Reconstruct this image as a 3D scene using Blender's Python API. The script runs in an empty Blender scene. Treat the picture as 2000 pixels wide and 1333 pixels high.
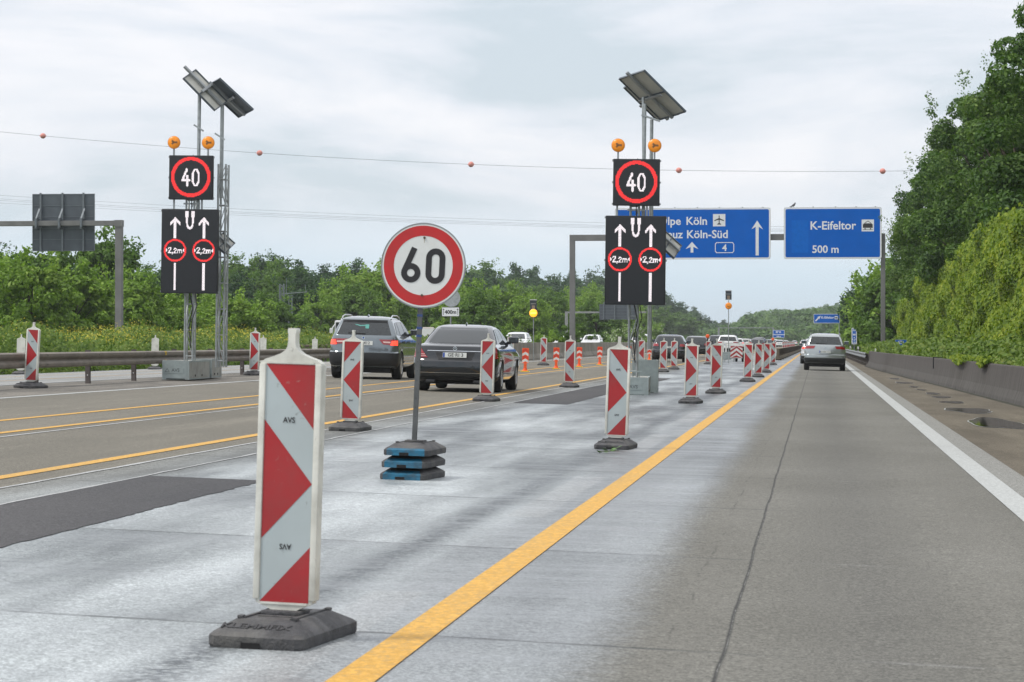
import bpy, bmesh, math, random
import numpy as np
from mathutils import Vector, Matrix

# ------------------------------------------------------------------ camera, sky, sun, exposure
SC = bpy.context.scene
COL = SC.collection
R = math.radians
F = 5555.0                      # focal length in photo pixels (2000 px wide), a 100 mm lens
PSI = math.atan(596.0 / F)      # the camera looks a little to the left of the road's direction
EYE = 1.29
FALL = 0.025                    # cross fall of the carriageway, rising to the left
CS, SN = math.cos(PSI), math.sin(PSI)

cam_d = bpy.data.cameras.new('camera')
cam_d.sensor_width = 36.0
cam_d.lens = F / 2000 * 36.0
cam_d.clip_start = 0.1
cam_d.clip_end = 9000
cam_d.dof.use_dof = True
cam_d.dof.focus_distance = 60
cam_d.dof.aperture_fstop = 16
cam = bpy.data.objects.new('camera', cam_d)
COL.objects.link(cam)
cam.location = (0, 0, EYE)
cam.rotation_euler = (R(90.0) + 1.5 / F, 0, PSI)
SC.camera = cam

SUN_EL, SUN_AZ = R(54), R(245)
world = bpy.data.worlds.new('World')
SC.world = world
world.use_nodes = True
wn, wl = world.node_tree.nodes, world.node_tree.links
wn.clear()
w_out = wn.new('ShaderNodeOutputWorld')
w_bg = wn.new('ShaderNodeBackground'); w_bg.inputs['Strength'].default_value = 0.1
w_sky = wn.new('ShaderNodeTexSky'); w_sky.sky_type = 'NISHITA'; w_sky.sun_disc = False
w_sky.sun_elevation = SUN_EL; w_sky.sun_rotation = SUN_AZ
w_tc = wn.new('ShaderNodeTexCoord')
w_sep = wn.new('ShaderNodeSeparateXYZ'); wl.new(w_tc.outputs['Generated'], w_sep.inputs[0])
w_map = wn.new('ShaderNodeMapping'); w_map.inputs['Scale'].default_value = (6.0, 6.0, 24.0)
w_map.inputs['Location'].default_value = (1.3, 0.4, 0.62)
wl.new(w_tc.outputs['Generated'], w_map.inputs[0])
w_n = wn.new('ShaderNodeTexNoise'); w_n.inputs['Scale'].default_value = 1.0
w_n.inputs['Detail'].default_value = 9; w_n.inputs['Roughness'].default_value = 0.57; w_n.inputs['Distortion'].default_value = 0.35
wl.new(w_map.outputs[0], w_n.inputs['Vector'])
w_r = wn.new('ShaderNodeValToRGB')          # cloud brightness, from blue grey gaps to white tops
e = w_r.color_ramp.elements
e[0].position = 0.40; e[0].color = (5.3, 5.95, 6.5, 1)
e[1].position = 0.62; e[1].color = (7.9, 7.9, 8.2, 1)
x = e.new(0.50); x.color = (6.7, 7.0, 7.55, 1)
wl.new(w_n.outputs['Fac'], w_r.inputs[0])
w_lo = wn.new('ShaderNodeMapRange')         # thin clear band of pale blue low over the horizon
w_lo.inputs['From Min'].default_value = 0.015; w_lo.inputs['From Max'].default_value = 0.055
w_lo.interpolation_type = 'SMOOTHSTEP'
wl.new(w_sep.outputs['Z'], w_lo.inputs['Value'])
w_m1 = wn.new('ShaderNodeMixRGB'); w_m1.inputs[1].default_value = (5.6, 6.9, 7.9, 1)
wl.new(w_lo.outputs[0], w_m1.inputs[0]); wl.new(w_r.outputs[0], w_m1.inputs[2])
w_hi = wn.new('ShaderNodeMapRange')         # the cloud sheet is brighter towards the zenith
w_hi.inputs['From Min'].default_value = 0.12; w_hi.inputs['From Max'].default_value = 0.9
wl.new(w_sep.outputs['Z'], w_hi.inputs['Value'])
w_m3 = wn.new('ShaderNodeMixRGB'); w_m3.inputs[2].default_value = (10.0, 10.0, 10.2, 1)
wl.new(w_hi.outputs[0], w_m3.inputs[0]); wl.new(w_m1.outputs[0], w_m3.inputs[1])
w_m2 = wn.new('ShaderNodeMixRGB'); w_m2.inputs[0].default_value = 0.9
wl.new(w_sky.outputs[0], w_m2.inputs[1]); wl.new(w_m3.outputs[0], w_m2.inputs[2])
wl.new(w_m2.outputs[0], w_bg.inputs['Color'])
wl.new(w_bg.outputs[0], w_out.inputs['Surface'])

sun_d = bpy.data.lights.new('sun', 'SUN')
sun_d.energy = 1.9; sun_d.angle = R(14); sun_d.color = (1.0, 0.96, 0.9)
sun = bpy.data.objects.new('sun', sun_d); COL.objects.link(sun)
# light travels from the sun's place (azimuth measured clockwise from +Y) to the ground
_sd = Vector((math.sin(SUN_AZ) * math.cos(SUN_EL), math.cos(SUN_AZ) * math.cos(SUN_EL), math.sin(SUN_EL)))
sun.rotation_euler = _sd.to_track_quat('Z', 'Y').to_euler()

SC.view_settings.view_transform = 'Standard'
SC.view_settings.look = 'None'
SC.view_settings.exposure = 0.38
SC.view_settings.gamma = 1.0
SC.cycles.max_bounces = 6
SC.cycles.transparent_max_bounces = 8
SC.cycles.use_denoising = True
rnd = random.Random(5)

# ------------------------------------------------------------------ where things stand
def gz(X):
    """height of the ground: carriageway cross fall, crest at the median, then down to the left"""
    if X > 4.5: return -FALL * 4.5
    if X > -16: return -FALL * X
    if X > -26: return 0.40 + (X + 16) * 0.017
    if X > -31: return 0.23 + (X + 26) * 0.126
    if X > -60: return -0.40
    return -0.40 + min(9.0, (-60 - X) * 0.10)

def G(px, py):
    """ground point seen at a pixel of the photograph (measuring aid for distances)"""
    u, w = (px - 1000.0) / F, (668.0 - py) / F
    dx, dy = -SN + u * CS, CS + u * SN
    t = 1.0
    for _ in range(60):
        t = (gz(dx * t) - EYE) / w
        t = max(1.0, min(t, 3000.0))
    return Vector((dx * t, dy * t, gz(dx * t)))

def at(px, py, Y):
    """point at road distance Y seen at a pixel"""
    u, w = (px - 1000.0) / F, (668.0 - py) / F
    dx, dy = -SN + u * CS, CS + u * SN
    t = Y / dy
    return Vector((dx * t, Y, EYE + w * t))

# ------------------------------------------------------------------ materials
MATS = {}
def ND(m, t): return m.node_tree.nodes.new(t)
def LK(m, a, b): m.node_tree.links.new(a, b)
def mat(name, col, rough=0.6, metal=0.0, var=0.12, vs=6.0, bump=0.0, bs=60.0, coat=0.0, emit=None, es=0.0, spec=0.5, dirt=None, dirt_amt=0.0, dirt_s=3.0, scuff=None):
    if name in MATS: return MATS[name]
    m = bpy.data.materials.new(name); m.use_nodes = True
    b = m.node_tree.nodes['Principled BSDF']
    b.inputs['Roughness'].default_value = rough
    b.inputs['Metallic'].default_value = metal
    b.inputs['Coat Weight'].default_value = coat
    b.inputs['Specular IOR Level'].default_value = spec
    tc = ND(m, 'ShaderNodeTexCoord')
    oi = ND(m, 'ShaderNodeObjectInfo'); sh = ND(m, 'ShaderNodeVectorMath'); sh.operation = 'MULTIPLY_ADD'
    sh.inputs[1].default_value = (40.0, 23.0, 31.0); LK(m, oi.outputs['Random'], sh.inputs[0]); LK(m, tc.outputs['Object'], sh.inputs[2])
    V_ = sh.outputs[0]
    n = ND(m, 'ShaderNodeTexNoise'); n.inputs['Scale'].default_value = vs; n.inputs['Detail'].default_value = 5
    LK(m, V_, n.inputs['Vector'])
    r = ND(m, 'ShaderNodeValToRGB')
    r.color_ramp.elements[0].position = 0.3; r.color_ramp.elements[1].position = 0.7
    r.color_ramp.elements[0].color = (*[c * (1 - var) for c in col], 1)
    r.color_ramp.elements[1].color = (*[min(1, c * (1 + var)) for c in col], 1)
    LK(m, n.outputs['Fac'], r.inputs[0])
    outc = r.outputs[0]
    if dirt:
        n2 = ND(m, 'ShaderNodeTexNoise'); n2.inputs['Scale'].default_value = dirt_s; n2.inputs['Detail'].default_value = 8
        n2.inputs['Roughness'].default_value = 0.65
        LK(m, V_, n2.inputs['Vector'])
        mr = ND(m, 'ShaderNodeMapRange'); mr.inputs['From Min'].default_value = 0.45; mr.inputs['From Max'].default_value = 0.75
        mr.inputs['To Max'].default_value = dirt_amt
        LK(m, n2.outputs['Fac'], mr.inputs['Value'])
        mx = ND(m, 'ShaderNodeMixRGB'); mx.inputs[2].default_value = (*dirt, 1)
        LK(m, mr.outputs[0], mx.inputs[0]); LK(m, outc, mx.inputs[1]); outc = mx.outputs[0]
    if scuff:
        n4 = ND(m, 'ShaderNodeTexNoise'); n4.inputs['Scale'].default_value = 16; n4.inputs['Detail'].default_value = 10; n4.inputs['Roughness'].default_value = 0.7
        n4.inputs['Distortion'].default_value = 1.5; LK(m, V_, n4.inputs['Vector'])
        m4 = ND(m, 'ShaderNodeMapRange'); m4.inputs['From Min'].default_value = 0.63; m4.inputs['From Max'].default_value = 0.69; m4.inputs['To Max'].default_value = 0.75
        LK(m, n4.outputs['Fac'], m4.inputs['Value'])
        m5 = ND(m, 'ShaderNodeMixRGB'); m5.inputs[2].default_value = (*scuff, 1); LK(m, m4.outputs[0], m5.inputs[0]); LK(m, outc, m5.inputs[1]); outc = m5.outputs[0]
    LK(m, outc, b.inputs['Base Color'])
    if bump:
        n3 = ND(m, 'ShaderNodeTexNoise'); n3.inputs['Scale'].default_value = bs; n3.inputs['Detail'].default_value = 6
        LK(m, tc.outputs['Object'], n3.inputs['Vector'])
        bp = ND(m, 'ShaderNodeBump'); bp.inputs['Strength'].default_value = bump; bp.inputs['Distance'].default_value = 0.01
        LK(m, n3.outputs['Fac'], bp.inputs['Height']); LK(m, bp.outputs[0], b.inputs['Normal'])
    if emit:
        b.inputs['Emission Color'].default_value = (*emit, 1); b.inputs['Emission Strength'].default_value = es
    MATS[name] = m
    return m

class NT:
    """tiny expression helper for node materials"""
    def __init__(s, m): s.m = m
    def math(s, op, a, b=None, c=None, clamp=False):
        n = ND(s.m, 'ShaderNodeMath'); n.operation = op; n.use_clamp = clamp
        for i, v in enumerate((a, b, c)):
            if v is None: continue
            if isinstance(v, (int, float)): n.inputs[i].default_value = v
            else: LK(s.m, v, n.inputs[i])
        return n.outputs[0]
    def noise(s, vec, scale, detail=6, rough=0.55, sc3=None, out='Fac'):
        if sc3:
            mp = ND(s.m, 'ShaderNodeMapping'); mp.inputs['Scale'].default_value = sc3; LK(s.m, vec, mp.inputs[0]); vec = mp.outputs[0]
        n = ND(s.m, 'ShaderNodeTexNoise'); n.inputs['Scale'].default_value = scale; n.inputs['Detail'].default_value = detail
        n.inputs['Roughness'].default_value = rough; LK(s.m, vec, n.inputs['Vector'])
        return n.outputs[out]
    def rng(s, v, a, b, c=0.0, d=1.0, smooth=False):
        n = ND(s.m, 'ShaderNodeMapRange')
        n.inputs['From Min'].default_value = a; n.inputs['From Max'].default_value = b
        n.inputs['To Min'].default_value = c; n.inputs['To Max'].default_value = d
        if smooth: n.interpolation_type = 'SMOOTHSTEP'
        LK(s.m, v, n.inputs['Value']); return n.outputs[0]
    def mix(s, f, a, b):
        n = ND(s.m, 'ShaderNodeMixRGB')
        for i, v in enumerate((f, a, b)):
            if isinstance(v, (int, float)): n.inputs[i].default_value = v
            elif isinstance(v, tuple): n.inputs[i].default_value = (*v, 1)
            else: LK(s.m, v, n.inputs[i])
        return n.outputs[0]
    def band(s, x, c, hw, soft):
        """1 inside |x-c|<hw with soft edge"""
        d = s.math('ABSOLUTE', s.math('SUBTRACT', x, c))
        return s.rng(d, hw - soft, hw + soft, 1.0, 0.0)

def newmat(name):
    m = bpy.data.materials.new(name); m.use_nodes = True; MATS[name] = m
    return m, m.node_tree.nodes['Principled BSDF'], NT(m)

# ------------------------------------------------------------------ mesh builder
def text_mesh(body, size, bold=0.0, extrude=0.0, align='CENTER', shear=0.0, spacing=1.0):
    """vertices and faces of lettering lying in local X,Y (centred)"""
    cu = bpy.data.curves.new('lettering', 'FONT')
    cu.body = body; cu.size = size; cu.offset = bold; cu.extrude = extrude
    cu.align_x = align; cu.align_y = 'CENTER'; cu.resolution_u = 3; cu.shear = shear; cu.space_character = spacing
    ob = bpy.data.objects.new('lettering', cu)
    COL.objects.link(ob)
    dg = bpy.context.evaluated_depsgraph_get(); dg.update()
    me = bpy.data.meshes.new_from_object(ob.evaluated_get(dg))
    vs = [v.co.copy() for v in me.vertices]; fs = [tuple(p.vertices) for p in me.polygons]
    bpy.data.objects.remove(ob); bpy.data.curves.remove(cu); bpy.data.meshes.remove(me)
    return vs, fs

class MB:
    def __init__(s): s.v = []; s.f = []; s.mi = []; s.mats = []; s.cur = 0
    def m(s, mt):
        if mt not in s.mats: s.mats.append(mt)
        s.cur = s.mats.index(mt); return s
    def add(s, vs, fs, M=None):
        o = len(s.v)
        for v in vs:
            v = Vector(v); s.v.append(M @ v if M else v)
        for f in fs: s.f.append(tuple(i + o for i in f)); s.mi.append(s.cur)
        return s
    def box(s, x0, x1, y0, y1, z0, z1, M=None, c=0.0):
        if c <= 0:
            return s.add([(x0,y0,z0),(x1,y0,z0),(x1,y1,z0),(x0,y1,z0),(x0,y0,z1),(x1,y0,z1),(x1,y1,z1),(x0,y1,z1)],
              [(3,2,1,0),(4,5,6,7),(0,1,5,4),(1,2,6,5),(2,3,7,6),(3,0,4,7)], M)
        bm = bmesh.new()
        bmesh.ops.create_cube(bm, size=1.0)
        for v in bm.verts:
            v.co = Vector(((x0 + x1) / 2 + v.co.x * (x1 - x0), (y0 + y1) / 2 + v.co.y * (y1 - y0), (z0 + z1) / 2 + v.co.z * (z1 - z0)))
        bmesh.ops.bevel(bm, geom=list(bm.edges), offset=c, segments=2, affect='EDGES', profile=0.6)
        bm.verts.index_update()
        s.add([v.co for v in bm.verts], [[v.index for v in f.verts] for f in bm.faces], M); bm.free(); return s
    def tube(s, p0, p1, r, n=10, r1=None, caps=True):
        p0, p1 = Vector(p0), Vector(p1); d = (p1 - p0).normalized()
        a = d.orthogonal().normalized(); b = d.cross(a); r1 = r if r1 is None else r1
        vs = []
        for p, q in ((p0, r), (p1, r1)):
            for k in range(n):
                t = 2 * math.pi * k / n; vs.append(p + a * math.cos(t) * q + b * math.sin(t) * q)
        fs = [(k, (k + 1) % n, n + (k + 1) % n, n + k) for k in range(n)]
        if caps: fs += [tuple(range(n))[::-1], tuple(range(n, 2 * n))]
        return s.add(vs, fs)
    def path(s, pts, r, n=8):
        for a, b in zip(pts[:-1], pts[1:]): s.tube(a, b, r, n)
        return s
    def lathe(s, prof, M=None, n=24):
        """prof: list of (radius, z) turned round local Z"""
        vs = []; fs = []
        for r, z in prof:
            for k in range(n):
                t = 2 * math.pi * k / n; vs.append((r * math.cos(t), r * math.sin(t), z))
        for i in range(len(prof) - 1):
            for k in range(n): fs.append((i*n+k, i*n+(k+1)%n, (i+1)*n+(k+1)%n, (i+1)*n+k))
        fs.append(tuple(range(n))[::-1]); fs.append(tuple(range((len(prof)-1)*n, len(prof)*n)))
        return s.add(vs, fs, M)
    def prism(s, poly, y0, y1, M=None):
        """poly in (x,z), counter-clockwise seen from -Y, extruded along Y"""
        n = len(poly)
        vs = [(x, y0, z) for x, z in poly] + [(x, y1, z) for x, z in poly]
        fs = [tuple(range(n)), tuple(range(n, 2 * n))[::-1]] + [((i + 1) % n, i, n + i, n + (i + 1) % n) for i in range(n)]
        return s.add(vs, fs, M)
    def flat(s, poly, y, M=None):
        return s.add([(x, y, z) for x, z in poly], [tuple(range(len(poly)))], M)
    def ribbon(s, pts, w, y, closed=False, M=None):
        """flat band of width w along (x,z) points, facing -Y"""
        n = len(pts); P = [Vector((p[0], p[1])) for p in pts]; L = []
        for i in range(n):
            a = P[i - 1] if (closed or i > 0) else None
            b = P[(i + 1) % n] if (closed or i < n - 1) else None
            d1 = (P[i] - a).normalized() if a is not None else None
            d2 = (b - P[i]).normalized() if b is not None else None
            d = (d1 + d2).normalized() if d1 is not None and d2 is not None else (d1 or d2)
            k = 1.0
            if d1 is not None and d2 is not None: k = 1 / max(0.5, d.dot(d1))
            nn = Vector((-d.y, d.x)) * (w / 2 * k)
            L.append((P[i] + nn, P[i] - nn))
        vs = []
        for a, b in L: vs += [(a.x, y, a.y), (b.x, y, b.y)]
        fs = []
        for i in range(n if closed else n - 1):
            j = (i + 1) % n; fs.append((2*i, 2*i+1, 2*j+1, 2*j))
        return s.add(vs, fs, M)
    def disc(s, cx, cz, r, y, n=40, r0=0.0, M=None):
        if r0 <= 0: return s.flat([(cx + r*math.cos(2*math.pi*k/n), cz + r*math.sin(2*math.pi*k/n)) for k in range(n)], y, M)
        vs = []
        for k in range(n):
            c, d = math.cos(2*math.pi*k/n), math.sin(2*math.pi*k/n)
            vs += [(cx + r*c, y, cz + r*d), (cx + r0*c, y, cz + r0*d)]
        return s.add(vs, [(2*k, 2*((k+1)%n), 2*((k+1)%n)+1, 2*k+1) for k in range(n)], M)
    def text(s, body, size, cx, cz, y, bold=0.0, align='CENTER', M=None, flip=False, spacing=1.0, depth=0.0):
        vs, fs = text_mesh(body, size, bold, depth, align, spacing=spacing)
        q = -1 if flip else 1
        vs = [(cx + v.x * q, y - v.z, cz + v.y * q) for v in vs]
        return s.add(vs, fs, M)
    def build(s, name, mt=None, parent=None, smooth=None, loc=None, rot=None):
        me = bpy.data.meshes.new(name)
        me.from_pydata([tuple(v) for v in s.v], [], s.f); me.update()
        mats = s.mats or [mt]
        for q in mats: me.materials.append(q)
        if s.mats and len(s.mats) > 1: me.polygons.foreach_set('material_index', s.mi)
        if smooth is not None:
            me.polygons.foreach_set('use_smooth', [True] * len(me.polygons)); me.set_sharp_from_angle(angle=R(smooth))
        o = bpy.data.objects.new(name, me); COL.objects.link(o)
        if parent: o.parent = parent
        if loc: o.location = loc
        if rot: o.rotation_euler = rot
        return o

def tag(o, label=None, cat=None, group=None, kind=None):
    if label: o['label'] = label
    if cat: o['category'] = cat
    if group: o['group'] = group
    if kind: o['kind'] = kind
    return o
def thing(name, label, cat, loc=(0,0,0), rot=(0,0,0), group=None):
    o = bpy.data.objects.new(name, None); o.empty_display_size = 0.2; COL.objects.link(o)
    o.location = loc; o.rotation_euler = rot
    return tag(o, label, cat, group)
def dup(o, parent=None):
    c = o.copy(); COL.objects.link(c)
    if parent is not None: c.parent = parent
    for ch in list(o.children): dup(ch, c)
    return c
TILT = math.atan(FALL)

# ------------------------------------------------------------------ the ground and the roads
def strip(name, xs, y0, y1, lift, m, ny=2, kind='structure', zf=None):
    vs, fs = [], []
    ys = [y0 + (y1 - y0) * j / ny for j in range(ny + 1)]
    for yy in ys:
        for xx in xs: vs.append((xx, yy, (zf or gz)(xx) + lift))
    nx = len(xs)
    for j in range(ny):
        for i in range(nx - 1): fs.append((j*nx+i, j*nx+i+1, (j+1)*nx+i+1, (j+1)*nx+i))
    b = MB(); b.add(vs, fs); o = b.build(name, m); tag(o, kind=kind); return o

# grassy ground reaching to the horizon
m, b, n = newmat('grass_ground')
tc = ND(m, 'ShaderNodeTexCoord').outputs['Object']
c = n.mix(n.noise(tc, 0.35, 6), (0.03, 0.06, 0.012), (0.09, 0.13, 0.03))
c = n.mix(n.rng(n.noise(tc, 4.0, 8, 0.7), 0.5, 0.8), c, (0.12, 0.10, 0.05))
LK(m, c, b.inputs['Base Color']); b.inputs['Roughness'].default_value = 0.95; b.inputs['Specular IOR Level'].default_value = 0.1
XS = [-3000, -500, -150, -110, -80, -60, -45, -31, -28.5, -26, -20, -16, 0, 4.5, 12, 40, 300, 3000]
strip('ground', XS, -60, 5500, -0.05, MATS['grass_ground'], ny=40)

def stone_speck(n, tc):
    f = n.noise(tc, 75.0, 2, 0.6)
    g = n.noise(tc, 28.0, 3, 0.7)
    return n.math('MULTIPLY', n.rng(f, 0.42, 0.60, 0.72, 1.38), n.rng(g, 0.40, 0.60, 0.82, 1.16))

# concrete carriageway, worn and partly wet
m, b, n = newmat('concrete_road')
tc = ND(m, 'ShaderNodeTexCoord').outputs['Object']
sep = ND(m, 'ShaderNodeSeparateXYZ'); LK(m, tc, sep.inputs[0]); X, Y = sep.outputs[0], sep.outputs[1]
wob = n.rng(n.noise(tc, 0.25, 4, sc3=(1, 0.35, 1)), 0.2, 0.8, -0.12, 0.12)
Xw = n.math('ADD', X, wob)
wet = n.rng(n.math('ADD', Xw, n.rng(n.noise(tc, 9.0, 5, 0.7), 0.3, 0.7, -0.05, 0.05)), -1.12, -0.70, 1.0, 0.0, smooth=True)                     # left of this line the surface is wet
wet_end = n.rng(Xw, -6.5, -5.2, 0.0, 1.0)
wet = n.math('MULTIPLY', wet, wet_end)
streak = n.noise(tc, 1.0, 6, 0.52, sc3=(1.3, 0.15, 1))
big = n.noise(tc, 0.33, 5, 0.6, sc3=(1.0, 0.5, 1))
speck = stone_speck(n, tc)
fine = n.noise(tc, 22.0, 5, 0.75)
dry = n.mix(n.rng(big, 0.35, 0.65), (0.116, 0.113, 0.098), (0.153, 0.150, 0.133))
tr1 = n.math('MAXIMUM', n.band(X, -0.55, 0.18, 0.25), n.band(X, 1.05, 0.18, 0.28))
tr0 = n.band(X, 0.28, 0.22, 0.30)
dry = n.mix(n.math('MULTIPLY', tr0, 0.45), dry, (0.085, 0.084, 0.078))
dry = n.mix(n.math('MULTIPLY', tr1, 0.15), dry, (0.20, 0.192, 0.17))
right = n.rng(X, 1.62, 1.70)
dry = n.mix(right, dry, (0.215, 0.215, 0.20))
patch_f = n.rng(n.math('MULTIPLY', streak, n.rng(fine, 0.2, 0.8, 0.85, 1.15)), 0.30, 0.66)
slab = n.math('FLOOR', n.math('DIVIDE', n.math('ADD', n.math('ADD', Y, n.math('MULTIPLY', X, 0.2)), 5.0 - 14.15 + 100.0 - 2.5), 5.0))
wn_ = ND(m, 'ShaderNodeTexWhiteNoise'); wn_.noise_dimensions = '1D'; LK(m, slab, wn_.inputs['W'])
near_sheen = n.rng(Y, 9.0, 34.0, 0.34, -0.08)  # painted reflection grows stronger close to the viewer
patch_f = n.math('ADD', n.math('ADD', patch_f, n.math('MULTIPLY', n.math('SUBTRACT', wn_.outputs['Value'], 0.5), 0.45)), near_sheen, clamp=True)
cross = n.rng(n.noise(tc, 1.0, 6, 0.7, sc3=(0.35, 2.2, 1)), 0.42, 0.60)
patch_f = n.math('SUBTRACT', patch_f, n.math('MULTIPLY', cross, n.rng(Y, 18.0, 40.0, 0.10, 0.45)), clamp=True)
wet_sheen = n.mix(patch_f, (0.092, 0.104, 0.110), (0.42, 0.455, 0.465))  # pale end paints the sky's reflection on the wet film into the colour
# in the inner strip towards the yellow line the painted sheen is duller
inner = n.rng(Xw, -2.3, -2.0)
wet_sheen = n.mix(n.math('MULTIPLY', inner, 0.70), wet_sheen, (0.165, 0.177, 0.187))
col = n.mix(wet, dry, wet_sheen)
# dark polished seam beside the ground-off lane marks
seam = n.math('MULTIPLY', n.band(n.math('ADD', X, n.math('MULTIPLY', wob, 0.6)), -2.42, 0.13, 0.10), n.rng(fine, 0.42, 0.55, 0.35, 1.0))
col = n.mix(seam, col, (0.062, 0.072, 0.080))
# ground-off old dashes
yy = n.math('FRACT', n.math('DIVIDE', n.math('SUBTRACT', Y, 20.0), 12.0))
dash = n.math('MULTIPLY', n.math('MULTIPLY', n.band(X, -2.06, 0.13, 0.02), n.band(yy, 0.25, 0.25, 0.004)), n.rng(fine, 0.3, 0.7, 0.15, 0.6))
col = n.mix(dash, col, (0.33, 0.34, 0.34))
# transverse joints, a little skewed, about 5 m apart
jt = n.math('FRACT', n.math('DIVIDE', n.math('ADD', n.math('ADD', Y, n.math('MULTIPLY', X, 0.2)), 5.0 - 14.15 + 100.0), 5.0))
jw = n.math('MULTIPLY', n.band(jt, 0.5, 0.0055, 0.0015), n.rng(n.noise(tc, 3.0, 4), 0.35, 0.6, 0.35, 1.0))
jsh = n.math('MULTIPLY', n.rng(jt, 0.25, 0.497, 0.0, 0.28), n.math('LESS_THAN', jt, 0.5))  # painted reflection dims before each joint
jsh = n.math('MULTIPLY', jsh, wet)
col = n.mix(jsh, col, (0.11, 0.122, 0.13))
scuff = n.math('MULTIPLY', n.math('MULTIPLY', n.band(jt, 0.5, 0.006, 0.004), n.band(X, 0.35, 0.25, 0.35)), n.rng(n.noise(tc, 1.7, 3), 0.45, 0.6, 0.0, 0.5))
col = n.mix(scuff, col, (0.33, 0.33, 0.32))
dryj = n.rng(X, -0.45, -0.2, 1.0, 0.12)
col = n.mix(n.math('MULTIPLY', n.math('MULTIPLY', jw, 0.95), dryj), col, (0.05, 0.055, 0.055))
# sealed lengthwise joint with a pale broken line in it
jx = n.math('ADD', X, n.rng(n.noise(tc, 0.35, 3, sc3=(0.01, 1, 1)), 0.3, 0.7, -0.008, 0.008))
col = n.mix(n.band(jx, -0.385, 0.008, 0.005), col, (0.035, 0.035, 0.033))
col = n.mix(n.math('MULTIPLY', n.band(jx, -0.383, 0.0015, 0.002), n.rng(n.noise(tc, 2.2, 5, 0.8, sc3=(0.01, 1, 1)), 0.45, 0.62, 0.0, 0.6)), col, (0.4, 0.4, 0.38))
col = n.mix(n.math('MULTIPLY', n.band(n.math('ADD', X, n.rng(n.noise(tc, 0.3, 4, 0.6, sc3=(0.01, 1, 1)), 0.3, 0.7, -0.03, 0.03)), -0.63, 0.006, 0.004), n.rng(n.noise(tc, 1.3, 4), 0.5, 0.6, 0.0, 0.7)), col, (0.07, 0.068, 0.06))
v = ND(m, 'ShaderNodeMixRGB'); v.blend_type = 'MULTIPLY'; v.inputs[0].default_value = 1
cb = ND(m, 'ShaderNodeCombineXYZ')
for i in range(3): LK(m, n.math('MULTIPLY', speck, n.rng(fine, 0.25, 0.75, 0.88, 1.12)), cb.inputs[i])
LK(m, col, v.inputs[1]); LK(m, cb.outputs[0], v.inputs[2])
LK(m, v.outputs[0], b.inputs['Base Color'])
rw = n.rng(cross, 0.0, 1.0, 0.55, 0.30)
rr = n.math('ADD', n.math('MULTIPLY', rw, wet), n.math('MULTIPLY', 0.85, n.math('SUBTRACT', 1.0, wet)))
LK(m, rr, b.inputs['Roughness'])
b.inputs['Specular IOR Level'].default_value = 0.35
bp = ND(m, 'ShaderNodeBump'); bp.inputs['Strength'].default_value = 0.5; bp.inputs['Distance'].default_value = 0.006
LK(m, n.math('ADD', n.noise(tc, 120.0, 3, 0.8), n.math('MULTIPLY', jw, -2.0)), bp.inputs['Height']); LK(m, bp.outputs[0], b.inputs['Normal'])
strip('concrete_road', [-6.25, -3, 0, 2.04], -25, 3000, 0.0, m, ny=60)

def asphalt(name, c0, c1, sc=0.4, rough=0.85, streaks=True, wetamt=0.0):
    m, b, n = newmat(name)
    tc = ND(m, 'ShaderNodeTexCoord').outputs['Object']
    a = n.noise(tc, sc, 6, 0.6, sc3=(1, 0.25, 1))
    c = n.mix(n.rng(a, 0.3, 0.7), c0, c1)
    if streaks:
        s2 = n.noise(tc, 2.0, 6, 0.7, sc3=(1, 0.06, 1))
        c = n.mix(n.rng(s2, 0.5, 0.75, 0, 0.5), c, tuple(q * 1.35 for q in c1))
    f = n.math('MULTIPLY', stone_speck(n, tc), n.rng(n.noise(tc, 25.0, 4, 0.8), 0.2, 0.8, 0.8, 1.2))
    v = ND(m, 'ShaderNodeMixRGB'); v.blend_type = 'MULTIPLY'; v.inputs[0].default_value = 1
    cb = ND(m, 'ShaderNodeCombineXYZ')
    for i in range(3): LK(m, f, cb.inputs[i])
    LK(m, c, v.inputs[1]); LK(m, cb.outputs[0], v.inputs[2]); LK(m, v.outputs[0], b.inputs['Base Color'])
    b.inputs['Roughness'].default_value = rough; b.inputs['Specular IOR Level'].default_value = 0.3
    bp = ND(m, 'ShaderNodeBump'); bp.inputs['Strength'].default_value = 0.6; bp.inputs['Distance'].default_value = 0.006
    LK(m, n.noise(tc, 110.0, 3, 0.8), bp.inputs['Height']); LK(m, bp.outputs[0], b.inputs['Normal'])
    return m
m_asph = asphalt('asphalt_worn', (0.120, 0.113, 0.093), (0.170, 0.158, 0.130))
m_dark = asphalt('asphalt_repair', (0.048, 0.049, 0.053), (0.080, 0.078, 0.080), streaks=False)
m_shoulder = asphalt('shoulder_dirt', (0.085, 0.072, 0.052), (0.150, 0.130, 0.098), sc=0.7)
m_opp = asphalt('asphalt_opposite', (0.20, 0.205, 0.20), (0.29, 0.295, 0.29))
m_gravel = asphalt('median_gravel', (0.10, 0.095, 0.085), (0.20, 0.185, 0.16), sc=2.0, streaks=False)
strip('asphalt_road', [-13.75, -10, -6.25], -25, 3000, 0.0, m_asph, ny=60)
strip('median_strip', [-16.6, -16, -13.75], -25, 3000, -0.004, m_gravel, ny=60)
strip('opposite_road', [-26.0, -21, -16.6], -25, 3000, 0.0, m_opp, ny=60)
strip('parallel_road', [-41.0, -33.2], -25, 1200, 0.0, m_opp, ny=20)
strip('shoulder', [2.04, 3.2, 4.55], -25, 260, -0.004, m_shoulder, ny=60)
strip('shoulder_far', [2.04, 2.9], 260, 3000, -0.004, m_shoulder, ny=60)
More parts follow.
